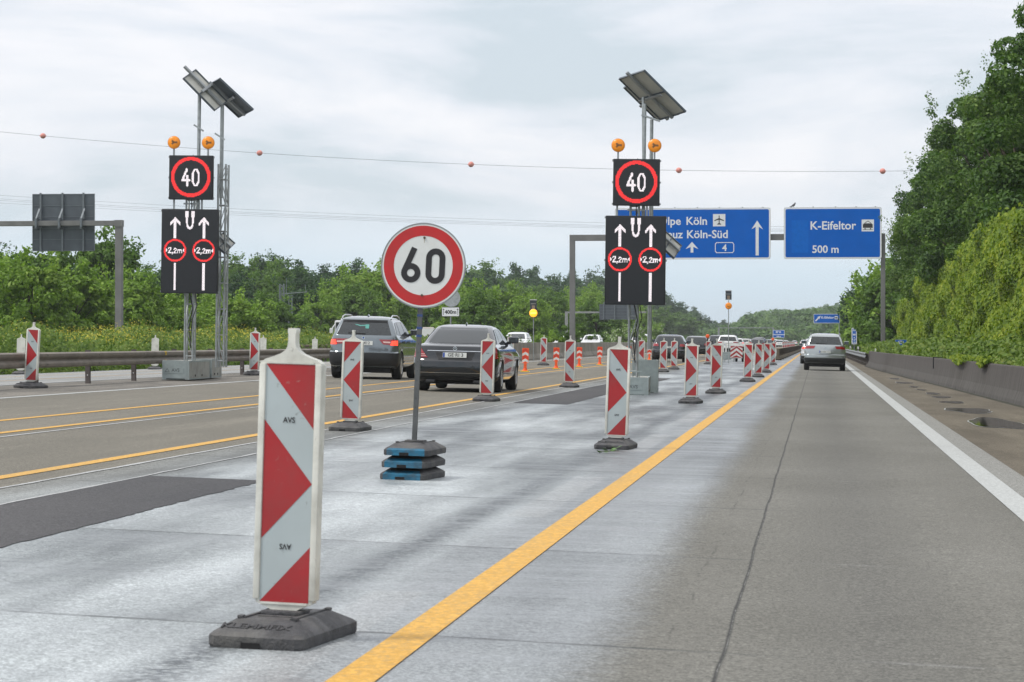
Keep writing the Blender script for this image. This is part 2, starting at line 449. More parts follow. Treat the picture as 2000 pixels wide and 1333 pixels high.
for (a0, a1) in ((6.0, 23.7), (53.0, 91.0)):
    b_ = MB(); q = []
    for yy in np.linspace(a0, a1, 121):
        for xx in (-5.69, -4.63): q.append((xx + rnd.uniform(-0.018, 0.018), float(yy) - 0.2 * (xx + 5), gz(xx) + 0.004))
    b_.add(q, [(2*i, 2*i+1, 2*i+3, 2*i+2) for i in range(120)])
    tag(b_.build('asphalt_patch', m_dark), kind='structure')

def paint(name, col, rough=0.6, wear=0.35, under=(0.25, 0.25, 0.24)):
    m, b, n = newmat(name)
    tc = ND(m, 'ShaderNodeTexCoord').outputs['Object']
    c = n.mix(n.rng(n.noise(tc, 9.0, 6, 0.7), 0.3, 0.7), tuple(q * 0.82 for q in col), col)
    c = n.mix(n.rng(n.noise(tc, 34.0, 4, 0.7, sc3=(1, 0.5, 1)), 0.45, 0.62, 0.0, 0.65), c, tuple(min(1, q * 1.35 + 0.03) for q in col))
    c = n.mix(n.rng(n.noise(tc, 26.0, 6, 0.8, sc3=(1, 0.6, 1)), 0.50, 0.62, 0.0, wear), c, under)
    c = n.mix(n.rng(n.noise(tc, 1.2, 6, 0.7, sc3=(1, 0.2, 1)), 0.5, 0.75, 0.0, wear * 0.8), c, under)
    LK(m, c, b.inputs['Base Color']); b.inputs['Roughness'].default_value = rough
    bp = ND(m, 'ShaderNodeBump'); bp.inputs['Strength'].default_value = 0.6; bp.inputs['Distance'].default_value = 0.008
    LK(m, n.noise(tc, 60.0, 4, 0.8, sc3=(0.5, 1.6, 1)), bp.inputs['Height']); LK(m, bp.outputs[0], b.inputs['Normal'])
    return m
m_yel = paint('yellow_marking', (0.58, 0.31, 0.028), wear=0.6, under=(0.34, 0.24, 0.10))
m_wht = paint('white_marking', (0.40, 0.415, 0.405), wear=0.45, under=(0.24, 0.24, 0.23))
m_thin = paint('thin_white_marking', (0.40, 0.41, 0.41), wear=0.8)
def line(name, x, w, y0, y1, m, lift=0.005, ny=60, jitter=0.0):
    b_ = MB(); q = []
    for i in range(ny + 1):
        t = i / ny; yy = y0 + (y1 - y0) * t * t if y0 < 30 and y1 > 400 else y0 + (y1 - y0) * t
        for xx in (x - w / 2, x + w / 2):
            xj = xx + rnd.uniform(-jitter, jitter)
            q.append((xj, yy, gz(xx) + lift))
    b_.add(q, [(2*i, 2*i+1, 2*i+3, 2*i+2) for i in range(ny)])
    return tag(b_.build(name, m), kind='structure')
line('yellow_line', -1.70, 0.175, 5, 2500, m_yel)
line('yellow_line', -6.70, 0.15, 5, 2500, m_yel)
line('yellow_line', -9.38, 0.13, 20, 2500, m_yel)
line('yellow_line', -10.55, 0.13, 20, 2500, m_yel)
line('white_line', 1.63, 0.235, 5, 2500, m_wht)
line('white_line', -6.27, 0.05, 5, 600, m_thin, jitter=0.012, ny=300)
line('white_line', -5.71, 0.03, 5, 90, m_thin, jitter=0.01, ny=200)
line('white_line', -9.05, 0.05, 20, 400, m_thin, jitter=0.01, ny=200)
line('white_line', -13.62, 0.16, 20, 2500, m_wht)
line('white_line', -16.85, 0.15, 20, 1500, m_wht)
line('white_line', -20.4, 0.12, 20, 1500, m_wht)
line('yellow_line', -19.6, 0.12, 20, 1500, m_yel)
line('yellow_line', -22.9, 0.12, 20, 1500, m_yel)
line('white_line', -25.7, 0.15, 20, 1500, m_wht)

# puddles on the shoulder
m, b, n = newmat('puddle_water')
b.inputs['Base Color'].default_value = (0.03, 0.03, 0.028, 1); b.inputs['Roughness'].default_value = 0.03
m_pud = m
m_rim = mat('wet_rim', (0.35, 0.36, 0.36), rough=0.3, var=0.3, vs=20)
for (px, py, L, W) in ((1947, 827, 2.8, 0.5), (1893, 802, 1.9, 0.5), (1838, 776, 1.4, 0.2), (1860, 786, 1.0, 0.3), (1822, 769, 1.3, 0.2), (1765, 748, 2.2, 0.25), (1785, 756, 1.2, 0.15), (1748, 740, 2.0, 0.2), (1800, 762, 1.0, 0.12)):
    p = G(px, py)
    for k, (mm, g, up) in enumerate(((m_rim, 1.05, 0.0), (m_pud, 1.0, 0.003))):
        b_ = MB(); pts = []
        rr = random.Random(int(px))
        ph = [rr.uniform(0, 6.28) for _ in range(4)]
        for i in range(36):
            t = 2 * math.pi * i / 36
            q = 1 + 0.14 * math.sin(2*t + ph[0]) + 0.12 * math.sin(3*t + ph[1]) + 0.08 * math.sin(5*t + ph[2])
            pts.append((math.cos(t) * W * q * g, math.sin(t) * L * q * (1 + (g-1)*0.5), -FALL * math.cos(t) * W * q * g))
        b_.add(pts, [tuple(range(36))])
        o = b_.build('puddle' if k else 'wet_edge', mm, loc=(min(p.x, 4.55 - W * 1.45), p.y, gz(min(p.x, 4.0)) + 0.002 + up))
        tag(o, kind='structure')
# ------------------------------------------------------------------ common materials
m_frame = mat('beacon_plastic', (0.66, 0.66, 0.60), rough=0.45, var=0.08, dirt=(0.28, 0.27, 0.23), dirt_amt=0.6, dirt_s=5, scuff=(0.22, 0.2, 0.17))
m_sheet = mat('beacon_white_sheet', (0.40, 0.455, 0.465), rough=0.32, var=0.05, vs=3, dirt=(0.33, 0.36, 0.36), dirt_amt=0.45, dirt_s=2.5, scuff=(0.20, 0.21, 0.20))
m_red = mat('red_sheet', (0.36, 0.018, 0.022), rough=0.35, var=0.12, vs=3, dirt=(0.24, 0.05, 0.045), dirt_amt=0.6, dirt_s=4, scuff=(0.33, 0.16, 0.14))
m_black = mat('black_print', (0.02, 0.02, 0.022), rough=0.5)
m_rubber = mat('recycled_rubber', (0.060, 0.060, 0.064), rough=0.75, var=0.35, vs=14, bump=0.8, bs=70, dirt=(0.15, 0.145, 0.13), dirt_amt=0.6, dirt_s=5)
m_blue = mat('blue_worn_rubber', (0.010, 0.125, 0.22), rough=0.6, var=0.4, vs=9, bump=0.6, bs=60, dirt=(0.055, 0.065, 0.072), dirt_amt=0.9, dirt_s=8)
m_hole = mat('hollow_shade', (0.010, 0.010, 0.011), rough=0.9)  # near-black stands in for the shade inside holes, gaps and arches
m_galv = mat('galvanised_steel', (0.36, 0.385, 0.39), rough=0.45, metal=0.55, var=0.18, vs=12)
m_alu = mat('aluminium_profile', (0.28, 0.30, 0.31), rough=0.45, metal=0.4, var=0.1)
m_rail = mat('guard_rail_steel', (0.20, 0.175, 0.145), rough=0.62, metal=0.3, var=0.2, vs=2, dirt=(0.11, 0.09, 0.075), dirt_amt=0.7, dirt_s=1.5)
m_railpost = mat('guard_rail_post', (0.10, 0.085, 0.08), rough=0.7, metal=0.2, var=0.3)
m_conc = mat('cast_concrete', (0.27, 0.27, 0.245), rough=0.8, var=0.2, vs=4, bump=0.5, bs=30, dirt=(0.12, 0.11, 0.09), dirt_amt=0.6, dirt_s=3)
m_steelpaint = mat('gantry_grey_steel', (0.17, 0.17, 0.165), rough=0.6, metal=0.2, var=0.15, vs=1.5)
m_signblue = mat('sign_blue', (0.0, 0.108, 0.48), rough=0.5, var=0.06, vs=1.0, spec=0.15)
m_signblue2 = mat('sign_blue_overlay', (0.0, 0.125, 0.52), rough=0.5, var=0.05, spec=0.15)
m_signwhite = mat('sign_white', (0.72, 0.74, 0.75), rough=0.4, var=0.03)
m_signback = mat('sign_back_grey', (0.085, 0.10, 0.115), rough=0.5, metal=0.2, var=0.15, vs=2)
m_backrib = mat('sign_back_rib', (0.15, 0.17, 0.185), rough=0.5, metal=0.3)

# ------------------------------------------------------------------ guide beacons
FOOT = bpy.data.objects.new('foot', None)
def foot_mesh(mt, holes=True, letter=False):
    """rubber foot plate 0.40 x 0.82 m with sloping shoulders and a carrying hole in dark colour"""
    bm = bmesh.new()
    def ring(hx, hy, z, c):
        pts = [(-hx + c, -hy), (hx - c, -hy), (hx, -hy + c), (hx, hy - c), (hx - c, hy), (-hx + c, hy), (-hx, hy - c), (-hx, -hy + c)]
        return [bm.verts.new((x, y, z)) for x, y in pts]
    rings = [ring(0.195, 0.405, 0.0, 0.03), ring(0.20, 0.41, 0.012, 0.03), ring(0.20, 0.41, 0.048, 0.03), ring(0.188, 0.385, 0.062, 0.03), ring(0.135, 0.26, 0.102, 0.02), ring(0.125, 0.25, 0.106, 0.02)]
    for a, b in zip(rings[:-1], rings[1:]):
        for k in range(8): bm.faces.new((a[k], a[(k+1) % 8], b[(k+1) % 8], b[k]))
    bm.faces.new(rings[0][::-1]); bm.faces.new(rings[-1])
    bm.normal_update(); bm.verts.index_update()
    b = MB().m(mt); b.add([v.co for v in bm.verts], [[v.index for v in f.verts] for f in bm.faces]); bm.free()
    # collar around the slot, low ribs on the deck, lugs
    b.box(-0.085, 0.085, -0.075, 0.075, 0.104, 0.124, c=0.006)
    b.box(-0.11, -0.095, -0.24, 0.24, 0.104, 0.112); b.box(0.095, 0.11, -0.24, 0.24, 0.104, 0.112)
    for sx in (-1, 1):
        for sy in (-1, 1):
            b.box(sx*0.115-0.012, sx*0.115+0.012, sy*0.23-0.02, sy*0.23+0.02, 0.1045, 0.118, c=0.004)
    b.box(-0.07, 0.07, -0.150, -0.125, 0.104, 0.1105)
    b.m(m_hole)
    b.box(-0.055, 0.025, -0.4115, -0.40, 0.0, 0.026)          # notch at the lower edge, its shade painted as a raised dark box
    b.box(-0.050, 0.050, 0.13, 0.215, 0.1, 0.1073)             # carrying hole, likewise a raised box in the shade colour
    b.box(-0.05, 0.03, -0.118, -0.098, 0.1, 0.1072)
    if letter:
        b.m(mat('moulded_lettering', (0.045, 0.045, 0.048), rough=0.7, var=0.2))
        M = Matrix.Translation((-0.02, -0.326, 0.0815)) @ Matrix.Rotation(-math.atan2(0.125, 0.040) , 4, 'X')
        b.text('KLEMMFIX', 0.066, 0, 0, 0, bold=0.0008, M=M, spacing=0.95, depth=0.003)
    return b
OUT = [(-0.03, 0.06), (0.03, 0.06), (0.040, 0.126), (0.068, 0.142), (0.122, 0.163), (0.132, 0.21), (0.135, 0.26), (0.135, 1.06), (0.1345, 1.125), (0.130, 1.148), (0.112, 1.162), (0.076, 1.174), (0.045, 1.187),
       (0.026, 1.201), (0.018, 1.216), (0.0155, 1.235), (0.0155, 1.268), (0.018, 1.274), (0.018, 1.288), (0.015, 1.292)]
OUT = OUT + [(-x, z) for x, z in OUT[:1:-1]]
def panel(kind):
    b = MB().m(m_frame)
    b.prism(OUT, -0.028, 0.028)
    # raised rims leave the sheeting sitting in a shallow frame
    for s in (-1, 1):
        b.box(s*0.121-0.0135, s*0.121+0.0135, -0.036, 0.036, 0.175, 1.085, c=0.005)
    b.box(-0.1, 0.1, -0.033, 0.033, 0.157, 0.165); b.box(-0.1, 0.1, -0.033, 0.033, 1.085, 1.093)
    b.tube((0, -0.0275, 1.205), (0, -0.030, 1.205), 0.006, 8)
    W, z0, z1 = 0.106, 0.166, 1.083
    if kind != 'blank':
        b.m(m_sheet).flat([(-W, z0), (W, z0), (W, z1), (-W, z1)], -0.0285)
        sg = 1 if kind == 'right' else -1
        H = z1 - z0
        def P(u, t): return (sg * u * W, z1 - t * H)
        b.m(m_red)
        for tri in ([P(-1, 0), P(1, 0.27), P(1, 0)], [P(-1, 0.235), P(-1, 0.735), P(1, 0.5)], [P(-1, 1), P(1, 1), P(1, 0.765)]):
            if sg < 0: tri = tri[::-1]
            b.flat(tri, -0.0298)
        b.m(m_black)
        b.text('AVS', 0.030, 0.0, z1 - 0.235*H, -0.0310, bold=0.0006)
        b.text('AVS', 0.030, 0.0, z1 - 0.765*H, -0.0310, bold=0.0006, flip=True)
    b.v = [Vector((v.x, v.y, v.z * 1.075 - 0.022 if v.z < 1.1 else v.z)) for v in b.v]
    return b
def beacon_proto(kind, letter=False):
    t = thing('guide_beacon', 'x', 'guide beacon')
    panel(kind).build('panel', None, t, smooth=40)
    foot_mesh(m_rubber, letter=letter).build('foot_plate', None, t, smooth=30)
    return t
PRO = {k: beacon_proto(k, k == 'right') for k in ('right', 'left', 'blank')}
USED = set()
def place(proto_key, protos, p, rz, lean, label, group, lean_fwd=0.0):
    if proto_key in USED: o = dup(protos[proto_key])
    else: o = protos[proto_key]; USED.add(proto_key)
    o.location = p; o.rotation_euler = (R(lean_fwd), TILT + R(lean), R(rz))
    o['label'] = label; o['group'] = group
    return o
BG = 'striped guide beacons standing on the motorway'
def B(kind, px, py, rz, lean, label, p=None):
    p = p or G(px, py)
    return place(kind, PRO, p, rz, lean, label, BG)
B('right', 556, 1249, -7, 0.4, 'large red and white striped beacon in the foreground, nearest of all')
B('right', 1203, 876, -4, 0.6, 'striped beacon by the yellow line with a green leafy sprig on its foot')
B('right', 1349, 788, -5, 0.0, 'striped beacon with right-pointing red arrow just right of the grey ballast boxes')
B('right', 1398, 769, -6, 0.2, 'striped beacon with right-pointing arrow, in front of the parked chevron trailer')
B('right', 1460, 746, -6, 0.5, 'striped beacon, first of the four bunched right of the chevron trailer')
B('right', 1480.5, 737, 5, 0.0, 'striped beacon, second of the four bunched right of the chevron trailer')
B('right', 1496.5, 728, 5, 0.3, 'striped beacon, third of the four bunched right of the chevron trailer')
B('right', 1509.5, 713, 5, 0.0, 'striped beacon standing at the near end of the brown steel barrier')
B('left', 684, 841, -3, 0.7, 'striped beacon with left-pointing red arrow in front of the grey off-road car')
B('left', 950, 784, -4, 0.5, 'striped beacon with left-pointing arrow in front of the black saloon car')
B('left', 1112, 757, -3, 0.0, 'striped beacon with left-pointing arrow beside the dark asphalt repair patch')
B('left', 1295, 727, -3, 0.3, 'left-pointing striped beacon behind the dark car, nearer of a pair')
B('left', 1316, 722, -3, 0.0, 'left-pointing striped beacon behind the dark car, farther of a pair')
B('left', 1383, 712, -3, 0.0, 'left-pointing striped beacon carrying an orange lamp, in front of the black hatchback')
B('left', 1253, 727, -3, 0.0, 'left-pointing striped beacon seen through the legs of the right display tower', p=at(1252, 710, 118) * Vector((1,1,0)) + Vector((0,0,gz(-6.9))))
B('right', 60, 758, -8, 1.8, 'striped beacon on the gravel at the far left, in front of the guard rail')
B('right', 496, 733, -6, 0.6, 'striped beacon standing at the guard rail right of the left display tower')
B('right', 1061, 714, -3, 0.3, 'small striped beacon at the median rail, right of the lit yellow lamp')
B('right', 996, 716, -3, 0.3, 'striped beacon half hidden behind the roof of the black saloon car')
WB = 'white backs of guide beacons on the opposite road'
for px, s, lab in ((40, 62, 'white beacon back partly hidden behind the far left striped beacon'), (302, 53, 'white beacon back beyond the guard rail, left of the left display tower'),
                   (513, 47, 'white beacon back just right of the striped beacon at the guard rail'), (614, 40, 'white beacon back beyond the rail, left of the grey off-road car')):
    p = at(px, 690, F / s); p.z = gz(p.x)
    place('blank', PRO, p, 3, 0, lab, WB)
for k, yy in enumerate(np.linspace(330, 480, 9)):
    o = place('left', PRO, Vector((-3.9 - 0.0*k, float(yy), gz(-4))), 4, 0, 'tiny striped beacon in the far row behind the brown steel barrier', 'far row of beacons behind the steel barrier')

# small orange lamps on two beacons
m_amber = mat('amber_lens', (0.75, 0.24, 0.015), rough=0.3, var=0.2, vs=8, emit=(1.0, 0.35, 0.02), es=0.12)
m_ambdark = mat('amber_reflector', (0.22, 0.10, 0.03), rough=0.3)
m_lit = mat('lit_amber_lens', (0.9, 0.45, 0.03), rough=0.3, emit=(1.0, 0.42, 0.02), es=1.0)
m_litc = mat('lit_amber_core', (1, 0.7, 0.1), rough=0.3, emit=(1.0, 0.72, 0.12), es=1.4)
m_lampred = mat('orange_lamp', (0.65, 0.09, 0.02), rough=0.35, emit=(1, 0.15, 0.02), es=0.1)
def lamp_disc(b, mt, cx, cz, r, y, pattern=True):
    """round warning lamp facing -Y"""
    M = Matrix.Translation((cx, y, cz)) @ Matrix.Rotation(R(90), 4, 'X')
    b.m(m_alu).lathe([(r*0.7, -0.10), (r*0.98, -0.03), (r, 0.0)], M)
    b.m(mt).lathe([(r*0.97, 0.0), (r*0.93, 0.012), (r*0.7, 0.03), (r*0.35, 0.04)], M)
for (px, py, Y, lab) in ((1382, 657, 153, 'small orange lamp on top of the beacon before the black hatchback'), (1509.5, 663, 206, 'small orange lamp at the near end of the brown steel barrier')):
    p = at(px, py, Y)
    t = thing('warning_lamp', lab, 'warning lamp', p, group='small orange lamps on beacons')
    b = MB(); lamp_disc(b, m_lampred, 0, 0, 0.11, -0.06); b.build('lens', None, t, smooth=40)
    b = MB().m(m_black); b.box(-0.035, 0.035, -0.05, 0.03, -0.30, -0.09, c=0.01); b.box(-0.05, 0.05, -0.045, 0.045, -0.12, -0.08, c=0.01); b.build('lamp_holder', None, t)

# leafy sprig on the second beacon's foot
m_leafbright = mat('sprig_leaf', (0.10, 0.22, 0.04), rough=0.5, var=0.3, vs=30)
p = G(1188, 886); b = MB().m(m_leafbright)
for k in range(16):
    a = rnd.uniform(0, 6.28); L = rnd.uniform(0.05, 0.10); x0, y0 = rnd.uniform(-0.09, 0.09), rnd.uniform(-0.05, 0.05); z0 = rnd.uniform(0.005, 0.07)
    d = Vector((math.cos(a), math.sin(a), rnd.uniform(-0.1, 0.5))) * L; sd = Vector((-math.sin(a), math.cos(a), 0.3)) * L * 0.22
    q = Vector((x0, y0, z0)); b.add([q, q + d*0.5 + sd, q + d, q + d*0.5 - sd], [(0, 1, 2, 3)])
b.m(mat('sprig_twig', (0.09, 0.10, 0.04))).tube((-0.12, 0, 0.02), (0.12, 0.02, 0.03), 0.004, 6)
tag(b.build('leafy_twig', loc=p), 'fallen green leafy twig lying against a rubber beacon foot', 'twig')

# ------------------------------------------------------------------ the 60 sign on its stack of foot plates
p = G(809, 934)
SGZ = 0.315
FG = 'rubber foot plates stacked under the sixty sign'
for k, (lab, dx) in enumerate((('blue-painted rubber foot plate, bottom of the stack under the 60 sign', -0.012), ('blue-painted rubber foot plate, middle of the stack under the 60 sign', -0.004), ('grey rubber foot plate with blue edge, top of the stack under the 60 sign', 0.010))):
    t = thing('foot_plate', lab, 'foot plate', p + Vector((dx, 0, k * 0.106)), (0, TILT, R(-6 + k)), FG)
    fm = foot_mesh(m_rubber, letter=False)
    fm.build('rubber_body', None, t, smooth=30)
    # painted front shoulder and edge
    b = MB().m(m_blue)
    zt = 0.0625 if k == 2 else 0.064
    b.add([(-0.168, -0.4112, 0.001), (-0.058, -0.4112, 0.001), (-0.058, -0.4112, 0.048), (-0.168, -0.4112, 0.048)], [(0,1,2,3)])
    b.add([(0.028, -0.4112, 0.001), (0.168, -0.4112, 0.001), (0.168, -0.4112, 0.048), (0.028, -0.4112, 0.048)], [(0,1,2,3)])
    b.add([(-0.058, -0.4112, 0.028), (0.028, -0.4112, 0.028), (0.028, -0.4112, 0.048), (-0.058, -0.4112, 0.048)], [(0,1,2,3)])
    b.add([(-0.17, -0.4112, 0.048), (0.17, -0.4112, 0.048), (0.158, -0.386, 0.0635), (-0.158, -0.386, 0.0635)], [(0,1,2,3)])
    if k < 2: b.add([(-0.158, -0.386, 0.0635), (0.158, -0.386, 0.0635), (0.142, -0.335, 0.080), (-0.142, -0.335, 0.080)], [(0,1,2,3)])
    b.build('painted_edge', None, t)
t = thing('speed_sign', 'round red-bordered white sign reading 60 on a thin grey post in a foot plate stack', 'traffic sign', p + Vector((0.0, 0, SGZ - 0.02)), (0, TILT + R(1.2), 0))
b = MB().m(mat('sign_post_steel', (0.11, 0.115, 0.115), rough=0.5, metal=0.3, var=0.2)).box(-0.021, 0.021, -0.021, 0.021, -0.05, 1.93, c=0.003)
b.m(mat('blue_tape', (0.03, 0.07, 0.22)))
for z in (1.02, 0.95, 1.13): b.box(-0.0225, 0.0225, -0.0225, 0.0225, z, z + 0.02)
b.m(m_black)
for i in range(12): b.tube((0, -0.0214, 0.25 + i*0.08), (0, -0.0225, 0.25 + i*0.08), 0.004, 6)
b.build('post', None, t)
DZ = 1.58
b = MB().m(m_alu)
M = Matrix.Translation((0.013, -0.03, DZ)) @ Matrix.Rotation(R(90), 4, 'X')
b.lathe([(0.365, -0.018), (0.376, -0.018), (0.378, 0.0), (0.376, 0.006), (0.368, 0.006), (0.366, 0.0)], M, 64)
b.m(mat('sign_disc_white', (0.70, 0.72, 0.70), rough=0.4, var=0.05, dirt=(0.45, 0.45, 0.42), dirt_amt=0.4, dirt_s=6)).disc(0.013, DZ, 0.366, -0.0335, 64)
b.m(mat('sign_disc_red', (0.50, 0.018, 0.02), rough=0.38, var=0.10, dirt=(0.3, 0.05, 0.045), dirt_amt=0.4, dirt_s=5)).disc(0.013, DZ, 0.352, -0.0350, 64, 0.262)
# the numerals as bands
k_ = 0.374
def stadium(cx, cz, hw, hh, n=10):
    pts = []
    for i in range(n + 1):
        a = math.pi * i / n; pts.append((cx + hw * math.cos(a), cz + (hh - hw) + hw * math.sin(a)))
    for i in range(n + 1):
        a = math.pi + math.pi * i / n; pts.append((cx + hw * math.cos(a), cz - (hh - hw) + hw * math.sin(a)))
    return pts
def six(cx, cz, r, hh, n=24):
    """ring with a straight stem rising from its left flank"""
    ring = [(cx + r*math.cos(2*math.pi*i/n), cz - hh + r + r*math.sin(2*math.pi*i/n)) for i in range(n)]
    a = R(160); stem = [(cx + r*math.cos(a), cz - hh + r + r*math.sin(a)), (cx - r*0.72, cz - hh + r*1.85), (cx + r*0.42, cz + hh + r*0.42)]
    return ring, stem
b.m(m_black)
ring, stem = six(0.013 - 0.108, DZ + 0.0, 0.060, 0.128)
b.ribbon(ring, 0.052, -0.0365, closed=True); b.ribbon(stem, 0.052, -0.0366)
b.ribbon(stadium(0.013 + 0.108, DZ, 0.060, 0.130), 0.052, -0.0365, closed=True)
b.m(mat('bolt_rust', (0.10, 0.07, 0.05), metal=0.4)); 
for dz in (0.245, -0.262): b.tube((0.013, -0.034, DZ + dz), (0.013, -0.042, DZ + dz), 0.011, 10)
b.m(mat('rust_trickle', (0.35, 0.30, 0.2))).flat([(0.011, DZ + 0.20), (0.015, DZ + 0.20), (0.016, DZ + 0.236), (0.010, DZ + 0.236)], -0.0343)
b.m(m_galv).box(-0.03, 0.056, -0.03, 0.024, DZ - 0.27, DZ - 0.25).box(-0.03, 0.056, -0.03, 0.024, DZ + 0.24, DZ + 0.26)
b.build('sign_disc', None, t)

# ------------------------------------------------------------------ LED display towers
m_led_face = mat('led_panel_black', (0.012, 0.014, 0.017), rough=0.55, var=0.3, vs=40)
m_led_cell = mat('led_cell_grid', (0.030, 0.034, 0.040), rough=0.5, var=0.2, vs=80)
m_led_w = mat('led_white', (0.8, 0.75, 0.78), rough=0.4, emit=(1.0, 0.90, 0.93), es=0.85, var=0.02)
m_led_r = mat('led_red', (0.7, 0.03, 0.03), rough=0.4, emit=(1.0, 0.035, 0.035), es=0.95, var=0.02)
m_solar_back = mat('solar_back_sheet', (0.42, 0.42, 0.38), rough=0.5, var=0.06)
m_solar_dark = mat('solar_dark_frame', (0.10, 0.12, 0.14), rough=0.5, metal=0.3)  # plain dark grey metal of the panel frames
m_solar_cell = mat('solar_cells', (0.012, 0.018, 0.045), rough=0.12, var=0.2)
m_ballast = mat('ballast_concrete', (0.33, 0.335, 0.31), rough=0.85, var=0.18, vs=5, bump=0.6, bs=40, dirt=(0.2, 0.18, 0.14), dirt_amt=0.5)
m_ballsteel = mat('ballast_steel_frame', (0.31, 0.36, 0.36), rough=0.6, metal=0.25, var=0.12, vs=8, dirt=(0.2, 0.22, 0.21), dirt_amt=0.5)
m_cable = mat('black_cable', (0.015, 0.015, 0.016), rough=0.6)

def seg(px, py, ax, ay, bx, by):
    dx, dy = bx - ax, by - ay; L = dx*dx + dy*dy
    t = max(0, min(1, ((px-ax)*dx + (py-ay)*dy) / L)) if L else 0
    return math.hypot(px - ax - t*dx, py - ay - t*dy)
GL = {  # stroke glyphs in a unit box, y down
 '4': [(0.62, 0, 0.05, 0.68), (0.05, 0.68, 1.0, 0.68), (0.70, 0.40, 0.70, 1.0), (0.62, 0, 0.66, 0.12)],
 '0': [(0.1, 0.25, 0.1, 0.75), (0.9, 0.25, 0.9, 0.75), (0.1, 0.25, 0.35, 0.02), (0.35, 0.02, 0.65, 0.02), (0.65, 0.02, 0.9, 0.25), (0.1, 0.75, 0.35, 0.98), (0.35, 0.98, 0.65, 0.98), (0.65, 0.98, 0.9, 0.75)],
 '2': [(0.05, 0.2, 0.3, 0.0), (0.3, 0.0, 0.75, 0.0), (0.75, 0.0, 0.95, 0.25), (0.95, 0.25, 0.05, 1.0), (0.05, 1.0, 1.0, 1.0)],
 ',': [(0.5, 0.9, 0.2, 1.2)],
 'm': [(0.0, 0.35, 0.0, 1.0), (0.0, 0.40, 0.45, 0.40), (0.5, 0.45, 0.5, 1.0), (0.5, 0.40, 0.95, 0.40), (1.0, 0.45, 1.0, 1.0)]}
def glyph(u, v, ch, x, y, w, h, t):
    for a in GL[ch]:
        if seg(u, v, x + a[0]*w, y + a[1]*h, x + a[2]*w, y + a[3]*h) < t: return True
    return False
def board_top(u, v):          # unit square, v down
    d = math.hypot(u - 0.5, v - 0.49)
    if 0.375 < d < 0.455: return 2
    if glyph(u, v, '4', 0.30, 0.315, 0.17, 0.37, 0.024) or glyph(u, v, '0', 0.525, 0.315, 0.17, 0.37, 0.022): return 1
    return 0
def board_low(u, v, A=1.5):    # u 0..1, v 0..A, v down
    for cx in (0.243, 0.748):
        d = math.hypot(u - cx, v - 0.722)
        if 0.165 < d < 0.198: return 2
        if d < 0.165:
            for a, b_ in (('2', -0.125), ('2', 0.0), ('m', 0.062)):
                if a == '2':
                    if b_ < 0 and glyph(u, v, a, cx - 0.122, 0.672, 0.055, 0.092, 0.0095): return 1
                    if b_ == 0 and glyph(u, v, a, cx - 0.018, 0.690, 0.045, 0.075, 0.0085): return 1
                elif glyph(u, v, 'm', cx + 0.048, 0.682, 0.070, 0.083, 0.0085): return 1
            if glyph(u, v, ',', cx - 0.053, 0.680, 0.025, 0.09, 0.008): return 1
            for sg in (-1, 1):
                q = (u - cx) * sg
                if 0.135 < q < 0.163 and abs(v - 0.722) < (q - 0.128) * 1.1: return 1
            return 0
        if abs(u - cx) < 0.024 and 0.165 < v < 0.515: return 1
        if abs(u - cx) < 0.021 and 0.945 < v < 1.415: return 1
        w = v - 0.150
        if abs(u - cx) < 0.088 and -0.002 < w < 0.135 and abs(w - abs(u - cx) * 1.15 - 0.015) < 0.030: return 1
    for s_ in (-1, 1):
        if 0.022 < (u - 0.5) * s_ < 0.085 and 0.03 < v < 0.14: return 1
        if 0.038 < (u - 0.5) * s_ < 0.068 and 0.13 < v < 0.25: return 1
    d = math.hypot((u - 0.5) * 1.0, (v - 0.25) * 0.62)
    if v > 0.24 and 0.034 < d < 0.064: return 1
    return 0
def led_board(name, W, H, z0, fn, nx, parent, y=0.0):
    ny = round(nx * H / W); c = W / nx
    b = MB().m(m_led_face).box(-W/2, W/2, y, y + 0.16, z0, z0 + H, c=0.012)
    b.m(m_alu)
    for sx in (-1, 1):
        for zz in (z0 + 0.04, z0 + H*0.5, z0 + H - 0.04): b.box(sx*(W/2+0.012)-0.012, sx*(W/2+0.012)+0.012, y + 0.05, y + 0.10, zz - 0.02, zz + 0.02)
    o = b.build(name, None, parent, smooth=30)
    vs = {}
    for j in range(ny):
        for i in range(nx):
            u, v = (i + 0.5) / nx, (j + 0.5) / nx
            if not (0.02 < u < 0.98 and 0.02 < v < H / W - 0.02): continue
            k = fn(u, v); h = c * (0.37 if k else 0.36); side = int(u > 0.5)
            if k == 0: key = ('pixel_grid', 0)
            elif H / W < 1.2: key = ('red_ring', 0) if k == 2 else ('digit', side)
            elif k == 2: key = ('red_ring', side)
            elif abs(u - 0.5) < 0.1 and v < 0.35: key = ('beacon_symbol', 0)
            elif abs(v - 0.722) < 0.17: key = ('width_number', side)
            else: key = ('lane_arrow', side) if v < 0.6 else ('lane_bar', side)
            vs.setdefault(key, []).append((-W/2 + (i + 0.5) * c, z0 + H - (j + 0.5) * c, h))
    for (nm, sd_), cells in vs.items():
        g = MB().m(m_led_cell if nm == 'pixel_grid' else m_led_r if nm == 'red_ring' else m_led_w)
        for cx, cz, h in cells: g.add([(cx-h, y-0.003, cz-h), (cx+h, y-0.003, cz-h), (cx+h, y-0.003, cz+h), (cx-h, y-0.003, cz+h)], [(0,1,2,3)])
        g.build(nm, None, o)
    return o
